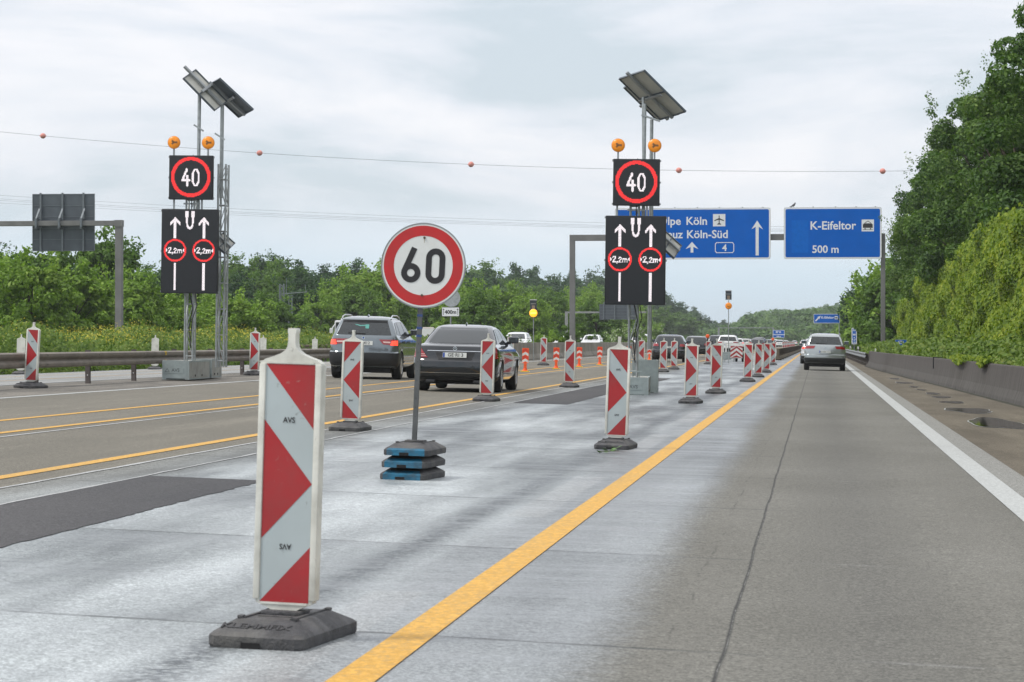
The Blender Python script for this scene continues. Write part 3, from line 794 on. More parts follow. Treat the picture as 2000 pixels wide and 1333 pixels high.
def truss(b, x0, x1, y0, y1, z0, z1, r=0.024, step=0.62):
    """lattice mast of four chords with lacing"""
    for x in (x0, x1):
        for y in (y0, y1): b.tube((x, y, z0), (x, y, z1), r, 8)
    z = z0 + 0.15; k = 0
    while z < z1 - 0.05:
        zn = min(z + step, z1 - 0.03)
        for y in (y0, y1):
            b.tube((x0, y, z), (x1, y, z), r*0.55, 6)
            b.tube((x0 if k % 2 else x1, y, z), (x1 if k % 2 else x0, y, zn), r*0.45, 6)
        for x in (x0, x1):
            b.tube((x, y0, z), (x, y1, z), r*0.55, 6); b.tube((x, y0 if k % 2 else y1, z), (x, y1 if k % 2 else y0, zn), r*0.45, 6)
        z += step; k += 1
def box_ballast(parent, x0, x1, y0, y1, z0, z1, letters=True):
    b = MB().m(m_ballast).box(x0, x1, y0, y1, z0, z1, c=0.012)
    e = 0.035; f = 0.006; b.m(m_ballsteel)
    for (xa, xb) in ((x0-f, x0+e), (x1-e, x1+f)): 
        for (ya, yb) in ((y0-f, y0+e), (y1-e, y1+f)): b.box(xa, xb, ya, yb, z0+0.004, z1-0.004)
    for (za, zb) in ((z0+0.006, z0+e), (z1-e, z1+f)):
        for (ya, yb) in ((y0-f*0.7, y0+e), (y1-e, y1+f*0.7)): b.box(x0+e+0.001, x1-e-0.001, ya, yb, za, zb)
        for (xa, xb) in ((x0-f*0.7, x0+e), (x1-e, x1+f*0.7)): b.box(xa, xb, y0+e+0.001, y1-e-0.001, za, zb)
    b.box(x0+e+0.002, x1-e-0.002, y0-0.004, y0+0.02, z0+e+0.002, z1-e-0.002)      # steel front sheet
    b.m(m_hole)
    n = 9
    for i in range(n):
        xx = x0 + 0.12 + (x1 - x0 - 0.24) * i / (n - 1); b.box(xx - 0.028, xx + 0.028, y0 - 0.0075, y0, z0 + 0.014, z0 + 0.03)
    for yy in (y0 + (y1-y0)*0.3, y0 + (y1-y0)*0.62): b.box(x1 - 0.01, x1 + 0.0075, yy - 0.04, yy + 0.04, z0 + 0.07, z0 + 0.12)
    if letters:
        xc = x0 + (x1-x0)*0.42; zc = (z0+z1)/2
        b.m(m_ballsteel).box(xc-0.24, xc+0.24, y0-0.012, y0-0.002, zc-0.065, zc+0.065)
        b.m(mat('stamped_letter', (0.11, 0.13, 0.135))).text('AVS', 0.11, xc + 0.05, zc, y0-0.0135, bold=0.003)
        b.ribbon([(xc-0.2, zc-0.035), (xc-0.1, zc-0.035), (xc-0.15, zc+0.04)], 0.012, y0-0.0135, closed=True)
    return b.build('ballast_box', None, parent)
def solar(parent, c, u, v, hu, hv, beam_ext, cross=True, name='solar_panel', under=None):
    """panel centred at c spanned by unit vectors u (long) and v (short); underside faces the viewer"""
    c, u, v = Vector(c), Vector(u).normalized(), Vector(v); v = (v - u * v.dot(u)).normalized(); w = u.cross(v)
    if w.y > 0: w = -w           # w points towards the road user, who sees the underside
    M = Matrix((( u.x, v.x, w.x, c.x), (u.y, v.y, w.y, c.y), (u.z, v.z, w.z, c.z), (0, 0, 0, 1)))
    b = MB().m(under or m_solar_back).box(-hu+0.02, hu-0.02, -hv+0.02, hv-0.02, -0.012, 0.0, M)
    b.m(m_solar_cell).box(-hu+0.02, hu-0.02, -hv+0.02, hv-0.02, -0.018, -0.0125, M)
    b.m(m_solar_dark)
    for s in (-1, 1):
        b.box(-hu, hu, s*hv - 0.02*(s > 0) , s*hv + 0.02*(s < 0), -0.02, 0.03, M)
        b.box(s*hu - 0.02*(s > 0), s*hu + 0.02*(s < 0), -hv+0.021, hv-0.021, -0.019, 0.029, M)
    b.box(-0.015, 0.015, -hv+0.021, hv-0.021, 0.001, 0.025, M)
    o = b.build(name, None, parent)
    b = MB().m(m_alu).box(-hu - beam_ext[0], hu + beam_ext[1], -0.035, 0.035, 0.031, 0.085, M)
    if cross: b.box(-0.03, 0.03, -hv*0.85, hv*0.85, 0.0855, 0.12, M)
    b.build('panel_beam', None, parent)
    return o
def display_tower(p, lab, variant):
    t = thing('display_tower', lab, 'display tower', p, (0, TILT * 0.5, R(2.5)), 'solar LED display towers for the works site')
    led_board('speed_display', 1.05, 1.05, 3.13, board_top, 56, t)
    led_board('lane_display', 1.36, 2.00, 0.90, board_low, 84, t, y=-0.05)
    for k, (x, z) in enumerate(((-0.42, 4.485), (0.40, 4.485))):
        b = MB(); lamp_disc(b, m_amber, x, z, 0.155, 0.03)
        b.m(m_ambdark)
        for a in (0, 2.1, 4.2):
            b.ribbon([(x, z), (x + 0.085*math.cos(a), z + 0.05*math.sin(a))], 0.045, -0.0115)
        b.m(m_alu).box(x - 0.02, x + 0.02, 0.03, 0.06, 4.17, 4.36)
        b.build('flash_lamp', None, t, smooth=40)
    b = MB().m(m_galv)
    truss(b, -0.13, 0.06, 0.18, 0.50, -0.74, 3.2)
    b.box(-0.45, -0.41, 0.17, 0.21, 2.85, 3.25); b.box(0.22, 0.26, 0.17, 0.21, 2.85, 3.25)
    b.box(-0.55, 0.45, 0.17, 0.21, 4.14, 4.18); b.box(-0.2, 0.2, 0.17, 0.21, 3.02, 3.06)
    b.build('lattice_mast', None, t)
    b = MB().m(m_cable)
    b.path([(0.02, 0.16, 4.2), (0.0, 0.15, 3.0), (0.03, 0.17, 2.2), (-0.02, 0.16, 0.9), (0.06, 0.15, 0.55), (-0.03, 0.16, 0.1), (0.02, 0.15, -0.4)], 0.012, 6)
    b.path([(0.10, 0.16, 0.95), (0.16, 0.15, 0.6), (0.05, 0.15, 0.3), (0.0, 0.15, -0.35)], 0.010, 6)
    b.build('cable', None, t)
    if variant == 'right':
        b = MB().m(m_galv); truss(b, 0.30, 0.34, 0.9, 1.5, -0.1, 3.2, r=0.026)
        b.tube((0.16, 0.35, 2.9), (0.16, 0.35, 5.45), 0.042, 12); b.tube((0.31, 1.1, 3.0), (0.31, 1.1, 5.15), 0.042, 12)
        b.tube((0.16, 0.35, 3.4), (0.12, 0.35, 5.6), 0.03, 10)
        b.box(-0.02, 0.42, 0.30, 0.40, 4.93, 4.97, Matrix.Rotation(R(18), 4, 'Y') @ Matrix.Translation((-1.5, 0, 0.02)))
        b.build('panel_mast', None, t)
        solar(t, (0.33, 0.45, 5.66), (0.965, 0.55, -0.90), (0.61, -0.88, 0.115), 0.70, 0.52, (0.12, 0.02))
        solar(t, (0.30, 1.45, 5.62), (0.965, 0.55, -0.90), (0.61, -0.88, 0.115), 0.58, 0.46, (0.05, 0.02))
        box_ballast(t, -0.32, 0.33, -0.50, 2.7, -1.14, -0.73)
        box_ballast(t, -0.10, 0.50, 2.95, 4.0, -1.14, -0.36, letters=False)
        solar(t, (0.72, 0.62, 2.30), (0.70, 0.1, -0.62), (-0.50, -0.9, -0.06), 0.30, 0.42, (0.0, 0.0), cross=False)
        b = MB().m(m_ballsteel)
        for xx in (-0.35, -0.22, -0.08): b.tube((xx + 0.2, -0.2, -0.73), (xx + 0.2, -0.2, -0.60), 0.012, 6)
        b.box(-0.22, 0.2, -0.23, -0.17, -0.61, -0.58); b.build('bracket', None, t)
    else:
        b = MB().m(m_galv); truss(b, 0.60, 0.78, 0.35, 0.75, -0.85, 4.0, r=0.026)
        b.tube((0.13, 0.30, 2.9), (0.13, 0.30, 5.75), 0.042, 12); b.tube((0.64, 0.55, 3.2), (0.64, 0.55, 5.45), 0.045, 12)
        for x_, z_ in ((0.13, 4.85), (0.64, 4.65)): b.box(-0.14, 0.14, -0.02, 0.02, -0.02, 0.02, Matrix.Translation((x_, 0.24, z_)) @ Matrix.Rotation(R(32), 4, 'Y'))
        b.build('panel_mast', None, t)
        solar(t, (0.25, 0.35, 5.76), (0.76, 0.1, -0.76), (0.19, 0.6, 0.27), 0.54, 0.34, (0.20, 0.0))
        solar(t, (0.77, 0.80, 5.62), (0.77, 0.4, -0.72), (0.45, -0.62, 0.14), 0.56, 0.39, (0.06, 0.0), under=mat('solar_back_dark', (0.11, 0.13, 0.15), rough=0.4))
        box_ballast(t, -0.53, 0.10, -0.50, 2.4, -1.15, -0.70)
        box_ballast(t, -0.50, 0.13, 2.5, 3.95, -1.14, -0.68, letters=False)
        solar(t, (0.70, 0.62, 2.12), (0.70, 0.1, -0.62), (-0.50, -0.9, -0.06), 0.20, 0.36, (0.0, 0.0), cross=False)
    return t
# the right tower: ground 1.19 below the eye; its local zero is 1.19 m above the ground
pr = at(1239, 668, F / 87.0); pr.z = EYE - 0.07
display_tower(pr, 'right LED display tower with solar panels, partly covering the big blue motorway sign', 'right')
pl = at(369, 668, F / 83.7); pl.z = gz(pl.x) + 0.92 + 0.27 - 0.0
pl.z = EYE + 0.25
display_tower(pl, 'left LED display tower with solar panels, standing on ballast boxes behind the guard rail', 'left')
# ------------------------------------------------------------------ median guard rail and barriers
def rail_beam(name, xf, y0, y1, zc, mt, parent, ny, face=1):
    """W-profile beam; face=+1 bulges towards +X"""
    prof = [(0.0, 0.155), (0.03, 0.15), (0.075, 0.125), (0.08, 0.085), (0.075, 0.055), (0.02, 0.02), (0.01, 0.0), (0.02, -0.02), (0.075, -0.055), (0.08, -0.085), (0.075, -0.125), (0.03, -0.15), (0.0, -0.155)]
    vs, fs = [], []
    n = len(prof)
    for j in range(ny + 1):
        yy = y0 + (y1 - y0) * j / ny; xx = xf(yy)
        for a, z in prof: vs.append((xx + a * face, yy, gz(xx) + zc + z))
        for a, z in prof[::-1]: vs.append((xx + (a - 0.006) * face, yy, gz(xx) + zc + z))
    m_ = 2 * n
    for j in range(ny):
        for k in range(m_):
            q = (j*m_+k, j*m_+(k+1) % m_, (j+1)*m_+(k+1) % m_, (j+1)*m_+k)
            fs.append(q if face > 0 else q[::-1])
    b = MB(); b.add(vs, fs); return b.build(name, mt, parent, smooth=50)
def guard_rail(lab, xf, y0, y1, mt, mp, step=4.0, grp=None, face=1, zc=0.60, limit=60, ny=40):
    t = thing('guard_rail', lab, 'guard rail', (0, 0, 0), group=grp)
    o = rail_beam('rail_beam', xf, y0, y1, zc, mt, t, ny, face)
    b = MB().m(mp); yy = y0 + 1.0; proto = None; k = 0
    while yy < y1 and k < limit:
        xx = xf(yy) - 0.085 * face
        if proto is None:
            q = MB().m(mp); q.box(-0.05, 0.05, -0.045, -0.038, -0.2, 0.72).box(-0.05, 0.05, 0.038, 0.045, -0.2, 0.72).box(-0.05, -0.043, -0.0375, 0.0375, -0.2, 0.72)
            q.box(0.03*face, 0.0801*face, -0.06, 0.06, 0.56, 0.68)
            q.m(m_signwhite).tube((0.0, -0.0455, 0.18), (0.0, -0.048, 0.18), 0.012, 6)
            proto = q.build('rail_post', None, t)
            c = proto
        else: c = proto.copy(); COL.objects.link(c)
        c.location = (xx, yy, gz(xx)); yy += step; k += 1
    return t, o
t, beam = guard_rail('brown weathered steel guard rail along the gravel median', lambda y: -15.60, 42.6, 218, m_rail, m_railpost, step=4.15, ny=60, zc=0.53)
b = MB().m(m_black)
for k in range(60):
    yy = 46.0 + k * 4.15/2
    if k % 2: 
        for dz in (-0.09, 0.09): b.tube((-15.52, yy, gz(-15.6)+0.53+dz), (-15.512, yy, gz(-15.6)+0.53+dz), 0.013, 6)
b.build('bolt_row', None, t)
b = MB().m(mat('yellow_paint_splash', (0.75, 0.5, 0.03)))
for dz, w in ((0.11, 0.06), (0.08, 0.05), (-0.09, 0.05)): b.box(-15.55, -15.512, 66.9-w, 66.9+w, gz(-15.6)+0.53+dz-0.025, gz(-15.6)+0.53+dz+0.03)
b.build('paint_mark', None, t)
guard_rail('second guard rail on the far side of the median strip', lambda y: -16.35, 150, 330, mat('rail_far', (0.22, 0.21, 0.19), metal=0.3, rough=0.6), m_railpost, step=8, face=-1, zc=0.55)
# concrete median barrier farther on
def barrier_run(name, xf, y0, y1, prof, mt, parent=None, ny=20):
    vs, fs = [], []; n = len(prof)
    for j in range(ny + 1):
        yy = y0 + (y1 - y0) * j / ny; xx = xf(yy)
        for a, z in prof: vs.append((xx + a, yy, gz(xx) + z))
    for j in range(ny):
        for k in range(n): fs.append((j*n+k, j*n+(k+1) % n, (j+1)*n+(k+1) % n, (j+1)*n+k))
    fs.append(tuple(range(n))[::-1]); fs.append(tuple(range(ny*n, ny*n+n)))
    b = MB(); b.add(vs, fs); return b.build(name, mt, parent)
prof_step = [(0.30, -0.1), (0.30, 0.05), (0.14, 0.30), (0.09, 0.85), (0.07, 0.88), (-0.07, 0.88), (-0.09, 0.85), (-0.14, 0.30), (-0.30, 0.05), (-0.30, -0.1)]
tag(barrier_run('concrete_barrier', lambda y: -14.9, 128, 420, prof_step, mat('median_concrete', (0.24, 0.22, 0.185), rough=0.85, var=0.25, vs=0.8, dirt=(0.1, 0.09, 0.07), dirt_amt=0.6, dirt_s=0.7)), 'low brownish concrete barrier on the median behind the orange delineators', 'barrier')
# right hand concrete barrier, weathered
m, b_, n = newmat('barrier_weathered')
tc = ND(m, 'ShaderNodeTexCoord').outputs['Object']
st = n.noise(tc, 1.6, 7, 0.7, sc3=(1, 2.0, 0.10))
sep = ND(m, 'ShaderNodeSeparateXYZ'); LK(m, tc, sep.inputs[0])
hi = n.rng(sep.outputs[2], 0.05, 0.62, 0.0, 1.0)
c = n.mix(n.rng(st, 0.35, 0.68), (0.092, 0.087, 0.078), (0.036, 0.031, 0.027))
c = n.mix(n.math('MULTIPLY', hi, 0.45), c, (0.050, 0.038, 0.034))
c = n.mix(n.rng(n.noise(tc, 7, 6, 0.8), 0.55, 0.8), c, (0.13, 0.12, 0.11))
LK(m, c, b_.inputs['Base Color']); b_.inputs['Roughness'].default_value = 0.9
def xbar(y):
    pts = [(0, 5.2), (40, 4.75), (58, 4.60), (85, 4.12), (110, 3.55), (135, 3.05), (158, 2.78)]
    for (a, xa), (c_, xc) in zip(pts[:-1], pts[1:]):
        if y <= c_: return xa + (xc - xa) * (y - a) / (c_ - a)
    return pts[-1][1]
prof_b = [(0.25, -0.1), (0.25, 0.80), (0.22, 0.84), (0.10, 0.85), (0.07, 0.82), (-0.02, 0.30), (-0.10, 0.10), (-0.12, 0.0), (-0.12, -0.1)]
prof_b = prof_b[::-1]
t = thing('concrete_barrier', 'long stained dark concrete barrier along the right shoulder', 'barrier')
o = barrier_run('barrier_body', xbar, 20, 158, prof_b[::-1], MATS['barrier_weathered'], t, ny=48)
b = MB().m(m_hole)
for yy in np.arange(24, 158, 7.5):
    x = xbar(yy); g = gz(x); b.add([(x-0.105, yy, g+0.11), (x-0.105, yy+0.03, g+0.11), (x+0.068, yy+0.03, g+0.83), (x+0.068, yy, g+0.83)], [(0, 3, 2, 1)])
    b.box(x - 0.1225, x - 0.119, yy, yy + 0.02, g, g + 0.09)
b.build('joint_gap', None, t)
b = MB().m(m_black); x = xbar(95); b.box(x - 0.06, x + 0.3, 95, 95.03, gz(x)+0.86, gz(x)+0.89); b.box(x-0.09, x-0.05, 95, 95.03, gz(x)+0.5, gz(x)+0.89); b.build('clamp', None, t)
# dark strip along its foot
tag(barrier_run('foot_strip', lambda y: xbar(y) - 0.17, 20, 158, [(0.09, 0.0), (0.05, 0.012), (-0.03, 0.008), (-0.06, 0.0)][::-1], mat('foot_strip_dark', (0.03, 0.03, 0.018), rough=1, var=0.5, vs=5), ny=60), kind='structure')
guard_rail('grey steel guard rail joining the right concrete barrier ahead', lambda y: 2.66 - min(1.0, (y - 155) / 100) * 0.35, 155.5, 420, mat('rail_grey', (0.20, 0.21, 0.215), rough=0.5, metal=0.4, var=0.2), m_railpost, step=4.0, face=-1, zc=0.60, limit=66)
# temporary brown steel barrier left of the yellow line
m_tmp = mat('rusty_steel_barrier', (0.15, 0.12, 0.085), rough=0.7, metal=0.25, var=0.35, vs=0.8, dirt=(0.24, 0.20, 0.15), dirt_amt=0.7, dirt_s=1.4)
t = thing('steel_barrier', 'row of brown temporary steel barrier elements left of the yellow line', 'barrier')
xs_ = lambda y: -2.62 + (y - 185) / 300 * 0.55
yy = 190.0; proto = None; k = 0
while yy < 620:
    if proto is None:
        b = MB().m(m_tmp); b.prism([(-0.16, 0.06), (0.16, 0.06), (0.15, 0.2), (0.10, 0.30), (0.09, 0.78), (-0.09, 0.78), (-0.10, 0.30), (-0.15, 0.2)], 0.0, 11.9)
        b.m(mat('steel_barrier_rib', (0.08, 0.065, 0.05), metal=0.3))
        for q in range(9): b.box(0.08, 0.115, 0.3 + q*1.4, 0.36 + q*1.4, 0.28, 0.76)
        b.box(-0.25, 0.25, 0.2, 0.5, 0.0, 0.06).box(-0.25, 0.25, 11.4, 11.7, 0.0, 0.06)
        proto = b.build('barrier_element', None, t); c = proto
    else: c = proto.copy(); COL.objects.link(c)
    x = xs_(yy); c.location = (x, yy, gz(x)); c.rotation_euler = (0, TILT, -0.55/300); yy += 12; k += 1

# orange flexible delineators between the opposite-flow lanes
m_org = mat('fluorescent_orange', (0.85, 0.11, 0.02), rough=0.5, var=0.08, emit=(1, 0.16, 0.03), es=0.0)
m_org2 = mat('orange_red_stripe', (0.62, 0.045, 0.02), rough=0.45)
m_flexw = mat('delineator_white', (0.68, 0.68, 0.66), rough=0.4)
m_flexy = mat('yellow_foot', (0.8, 0.55, 0.04), rough=0.5)
def flex():
    t = thing('lane_delineator', 'x', 'delineator')
    b = MB().m(m_org); b.prism([(-0.11, 0.30), (0.11, 0.30), (0.115, 0.78), (0.10, 0.82), (-0.10, 0.82), (-0.115, 0.78)], -0.035, 0.035)
    b.prism([(-0.05, 0.12), (0.05, 0.12), (0.05, 0.30), (-0.05, 0.30)], -0.05, 0.05)
    b.build('flexible_panel', None, t)
    b = MB()
    for z, mt in ((0.34, m_flexw), (0.455, m_org2), (0.57, m_flexw), (0.685, m_org2)):
        b.m(mt); z2 = 0.098
        b.flat([(-0.105, z - 0.03), (0, z + 0.03), (0.105, z - 0.03), (0.105, z - 0.03 + z2 * 0.92), (0, z + 0.03 + z2 * 0.92), (-0.105, z - 0.03 + z2 * 0.92)], -0.0365)
    b.build('chevron_sheet', None, t)
    b = MB().m(m_flexy); b.prism([(-0.16, 0.0), (0.16, 0.0), (0.13, 0.035), (-0.13, 0.035)], -0.14, 0.14)
    b.m(m_org).lathe([(0.11, 0.034), (0.075, 0.06), (0.06, 0.13)], n=16); b.build('foot', None, t)
    return t
fp = flex(); first = True
FL = ['orange chevron delineator closest to the black saloon car, nearest of its row', 'second orange chevron delineator from the black saloon car', 'orange chevron delineator just right of the left-pointing beacon', 'orange chevron delineator halfway between that beacon and the right tower',
      'orange chevron delineator left of the sprig beacon top', 'orange chevron delineator peeping out behind the sprig beacon', 'orange chevron delineator hidden between the right tower legs', 'farthest orange chevron delineator beyond the right tower']
for k, (px, py) in enumerate(((1025.5, 727), (1086, 721.5), (1131, 717.5), (1171, 713.5), (1203, 710.5), (1228, 708), (1249, 706), (1268, 704))):
    o = fp if k == 0 else dup(fp); p = G(px, py); p.z += 0.005
    o.location = p; o.rotation_euler = (0, TILT, R(3)); o['label'] = FL[k]; o['group'] = 'orange delineators between the lanes'

# ------------------------------------------------------------------ gantries and signs
def sign_plate(name, W, H, parent, loc, fill=None, border=True, r=0.12, edge=None):
    """blue sign plate with white rim, front faces -Y; origin at lower left"""
    def rr(x0, x1, z0, z1, r, n=5):
        pts = []
        for cx, cz, a0 in ((x1-r, z0+r, -90), (x1-r, z1-r, 0), (x0+r, z1-r, 90), (x0+r, z0+r, 180)):
            for i in range(n + 1):
                a = R(a0 + 90*i/n); pts.append((cx + r*math.cos(a), cz + r*math.sin(a)))
        return pts
    b = MB().m(edge or m_alu).prism(rr(0, W, 0, H, r), 0, 0.06)
    if border: b.m(m_signwhite).flat(rr(0.012, W-0.012, 0.012, H-0.012, r), -0.003)
    e = min(0.10, H*0.055) if border else 0.02
    b.m(fill or m_signblue).flat(rr(e, W-e, e, H-e, r*0.8), -0.006)
    return b
def arrow_up(b, cx, z0, z1, w, hw, hh, y):
    b.flat([(cx-w/2, z0), (cx+w/2, z0), (cx+w/2, z1-hh*0.62), (cx-w/2, z1-hh*0.62)], y)
    b.flat([(cx-hw, z1-hh), (cx-w*0.45, z1-hh*0.70), (cx, z1-hh*0.62), (cx+w*0.45, z1-hh*0.70), (cx+hw, z1-hh), (cx, z1)], y - 0.0005)
YG = 178.0; sG = F / YG                # big gantry
zG = lambda py: EYE + (668 - py) / sG
xG = lambda px: at(px, 600, YG).x
# each point of the gantry at road distance YG
g = thing('sign_gantry', 'grey steel gantry with box beam and two posts carrying the blue signs', 'gantry')
b = MB().m(m_steelpaint)
x0, x1 = xG(1117), xG(1725)
b.box(x0 - 0.17, x0 + 0.17, YG + 0.2, YG + 0.55, gz(x0) - 0.3, zG(470), c=0.02); b.build('post', None, g)
b = MB().m(m_steelpaint); b.box(x1 - 0.14, x1 + 0.14, YG + 0.2, YG + 0.5, gz(x1) - 0.3, zG(470), c=0.02); b.build('post', None, g)
b = MB().m(m_steelpaint); b.box(x0 - 0.17, x1 + 0.14, YG + 0.19, YG + 0.56, zG(470), zG(458), c=0.02); b.build('beam', None, g)
b = MB().m(m_galv)
for px in (1230, 1272, 1318, 1362, 1405, 1450, 1490, 1545, 1588, 1632, 1672, 1710):
    x = xG(px); b.box(x - 0.04, x + 0.04, YG + 0.09, YG + 0.16, zG(506), zG(405)); b.box(x - 0.05, x + 0.05, YG + 0.161, YG + 0.6, zG(456), zG(452))
b.build('sign_bracket', None, g)
xa, xb, za, zb = xG(1201), xG(1505), zG(507), zG(407)
W, H = xb - xa, zb - za; q = lambda px, py: ((px - 1201) / 304 * W, (507 - py) / 100 * H)
t = thing('direction_sign', 'wide blue motorway sign with white town names, aeroplane symbol and arrows', 'road sign', (xa, YG, za), group='blue signs hung on the big gantry')
b = sign_plate('plate', W, H, t, None)
b.m(m_signwhite)
def tx(s, px, py, hpx, al='LEFT', bold=0.012):
    x, z = q(px, py); b.text(s, hpx / 100 * H * 1.37, x, z, -0.009, bold=bold, align=al)
tx('Olpe', 1286, 433, 16); tx('Köln', 1340, 433, 16); tx('Kreuz', 1280, 459, 16); tx('Köln-Süd', 1341, 459, 16)
x, z = q(1393, 443); x2, z2 = q(1417, 419); b.flat([(x, z), (x2, z), (x2, z2), (x, z2)], -0.009)
cx, cz = (x + x2) / 2, (z + z2) / 2; k = (x2 - x)
arr = q(1479, 500), q(1479, 432); arrow_up(b, arr[0][0], arr[0][1], arr[1][1], 0.19, 0.36, 0.55, -0.009)
a0, a1 = q(1352, 494), q(1352, 473); arrow_up(b, a0[0], a0[1], a1[1], 0.17, 0.40, 0.45, -0.009)
for cxp, wpx in ((1415.5, 18), (1296, 18)):
    c0, c1 = q(cxp - wpx, 495), q(cxp + wpx, 474)
    b.ribbon([(c0[0]+0.08, c0[1]+0.02), (c1[0]-0.08, c0[1]+0.02), (c1[0], c0[1]+0.12), (c1[0], c1[1]-0.12), (c1[0]-0.08, c1[1]-0.02), (c0[0]+0.08, c1[1]-0.02), (c0[0], c1[1]-0.12), (c0[0], c0[1]+0.12)], 0.045, -0.009, closed=True)
tx('4', 1415.5, 485.5, 13, al='CENTER')
b.m(m_black)
b.box(cx - 0.035*k, cx + 0.035*k, -0.0125, -0.0105, cz - 0.36*k, cz + 0.38*k)
b.flat([(cx - 0.4*k, cz - 0.08*k), (cx, cz + 0.05*k), (cx + 0.4*k, cz - 0.08*k), (cx + 0.4*k, cz - 0.01*k), (cx, cz + 0.18*k), (cx - 0.4*k, cz - 0.01*k)], -0.0130)
b.flat([(cx - 0.16*k, cz - 0.36*k), (cx + 0.16*k, cz - 0.36*k), (cx + 0.16*k, cz - 0.31*k), (cx, cz - 0.22*k), (cx - 0.16*k, cz - 0.31*k)], -0.0133)
b.build('sign_plate', None, t)
xa2, xb2 = xG(1531), xG(1722); W2 = xb2 - xa2; q2 = lambda px, py: ((px - 1531) / 191 * W2, (507 - py) / 100 * H)
t = thing('direction_sign', 'square-ish blue sign reading K-Eifeltor 500 m with a wagon symbol', 'road sign', (xa2, YG, za), group='blue signs hung on the big gantry')
b = sign_plate('plate', W2, H, t, None)
c0, c1 = q2(1546, 495), q2(1579, 432); b.m(m_signblue2).flat([c0, (c1[0], c0[1]), c1, (c0[0], c1[1])], -0.0075)
b.m(m_signwhite)
def tx2(s, px, py, hpx):
    x, z = q2(px, py); b.text(s, hpx / 100 * H * 1.37, x, z, -0.009, bold=0.012, align='LEFT')
tx2('K-Eifeltor', 1582, 443, 16.5); tx2('500 m', 1586, 489, 15)
x, z = q2(1683, 454); x2, z2 = q2(1707, 431); b.flat([(x, z), (x2, z), (x2, z2), (x, z2)], -0.009)
b.m(m_black); k = x2 - x; cx, cz = (x+x2)/2, (z+z2)/2
b.flat([(cx-0.4*k, cz-0.2*k), (cx+0.4*k, cz-0.2*k), (cx+0.4*k, cz+0.08*k), (cx+0.3*k, cz+0.17*k), (cx-0.3*k, cz+0.17*k), (cx-0.4*k, cz+0.08*k)], -0.0115)
b.ribbon([(cx-0.25*k, cz+0.2*k), (cx+0.02*k, cz+0.36*k), (cx+0.25*k, cz+0.2*k)], 0.03*k*1.5, -0.0115)
b.ribbon([(cx-0.42*k, cz-0.34*k), (cx+0.42*k, cz-0.34*k)], 0.035*k, -0.0115)
for s_ in (-0.22, 0.22): b.disc(cx + s_*k, cz - 0.27*k, 0.055*k, -0.0117, 12)
b.build('sign_plate', None, t)
# pigeon on the right sign
b = MB().m(mat('pigeon_grey', (0.10, 0.10, 0.11), rough=0.7, var=0.3, vs=30))
pb = Vector((xG(1550), YG + 0.03, zb))
def ell(c, r, M=None, n=10):
    prof = [(max(0.001, math.cos(R(a))), math.sin(R(a))) for a in range(-90, 91, 18)]
    MM = Matrix.Translation(c) @ (M or Matrix.Identity(4)) @ Matrix.Diagonal((*r, 1)); b.lathe(prof, MM, n)
ell((0, 0, 0.15), (0.075, 0.075, 0.13), Matrix.Rotation(R(48), 4, 'Y')); ell((0.09, 0, 0.27), (0.042, 0.04, 0.045)); ell((0.07, 0, 0.22), (0.04, 0.04, 0.06))
b.prism([(-0.27, 0.035), (-0.10, 0.07), (-0.08, 0.14), (-0.25, 0.06)], -0.03, 0.03)
b.tube((0.13, 0, 0.27), (0.16, 0, 0.262), 0.01, 6, 0.002); b.tube((0.0, -0.02, 0), (0.0, -0.02, 0.07), 0.006, 5); b.tube((0.0, 0.02, 0), (0.0, 0.02, 0.07), 0.006, 5)
tag(b.build('pigeon', smooth=60, loc=pb), 'small grey pigeon perched on top of the K-Eifeltor sign', 'bird')

def back_sign(t, W, H, ribs, x, y, z, two=True):
    b = MB().m(m_signback).box(0, W, 0, 0.05, 0, H, c=0.02)
    b.m(m_backrib)
    for zz in np.linspace(0.02, H - 0.03, 6 if two else 3): b.box(0.01, W - 0.01, -0.02, 0.001, zz - 0.012, zz + 0.012)
    b.box(-0.01, 0.012, -0.025, 0.055, 0, H); b.box(W - 0.012, W + 0.01, -0.025, 0.055, 0, H)
    for rx in ribs: b.box(rx - 0.05, rx + 0.05, -0.10, -0.021, -0.02, H + 0.05)
    return b.build('sign_back', None, t, loc=(x, y, z))
# left gantry, seen from behind
YL = 146.0; sL = F / YL; zL = lambda py: EYE + (668 - py) / sL; xL = lambda px: at(px, 600, YL).x
g = thing('sign_gantry', 'grey gantry at the far left with one post, seen from behind', 'gantry')
b = MB().m(m_steelpaint); x1 = xL(230); b.box(x1 - 0.18, x1 + 0.18, YL + 0.1, YL + 0.5, -0.6, zL(431), c=0.02); b.build('post', None, g)
b = MB().m(m_steelpaint); b.box(x1 - 9.5, x1 + 0.18, YL + 0.09, YL + 0.51, zL(436), zL(426), c=0.02); b.box(x1 - 0.2, x1 + 0.2, YL + 0.05, YL + 0.54, zL(438), zL(425)); b.build('beam', None, g)
t = thing('sign_back_panel', 'dark grey back of a sign hung on the far left gantry', 'road sign', (0, 0, 0))
Wl, Hl = 127 / sL, 115 / sL
o = back_sign(t, Wl, Hl, [17/sL, 62/sL, 105/sL], xL(57), YL + 0.66, zL(486))
b = MB().m(m_backrib)
for px in (70, 115, 158):
    x = xL(px); b.box(x - 0.05, x + 0.05, YL - 0.05, YL + 0.085, zL(441), zL(424)); b.box(x-0.05, x+0.05, YL - 0.05, YL + 0.6, zL(424), zL(421)); b.box(x-0.05, x+0.05, YL - 0.05, YL + 0.6, zL(442), zL(440))
    b.box(-0.045, 0.045, -0.03, 0.03, 0, 0.75, Matrix.Translation((x, YL - 0.02, zL(424))) @ Matrix.Rotation(R(-38), 4, 'X') @ Matrix.Rotation(R(6), 4, 'Y'))
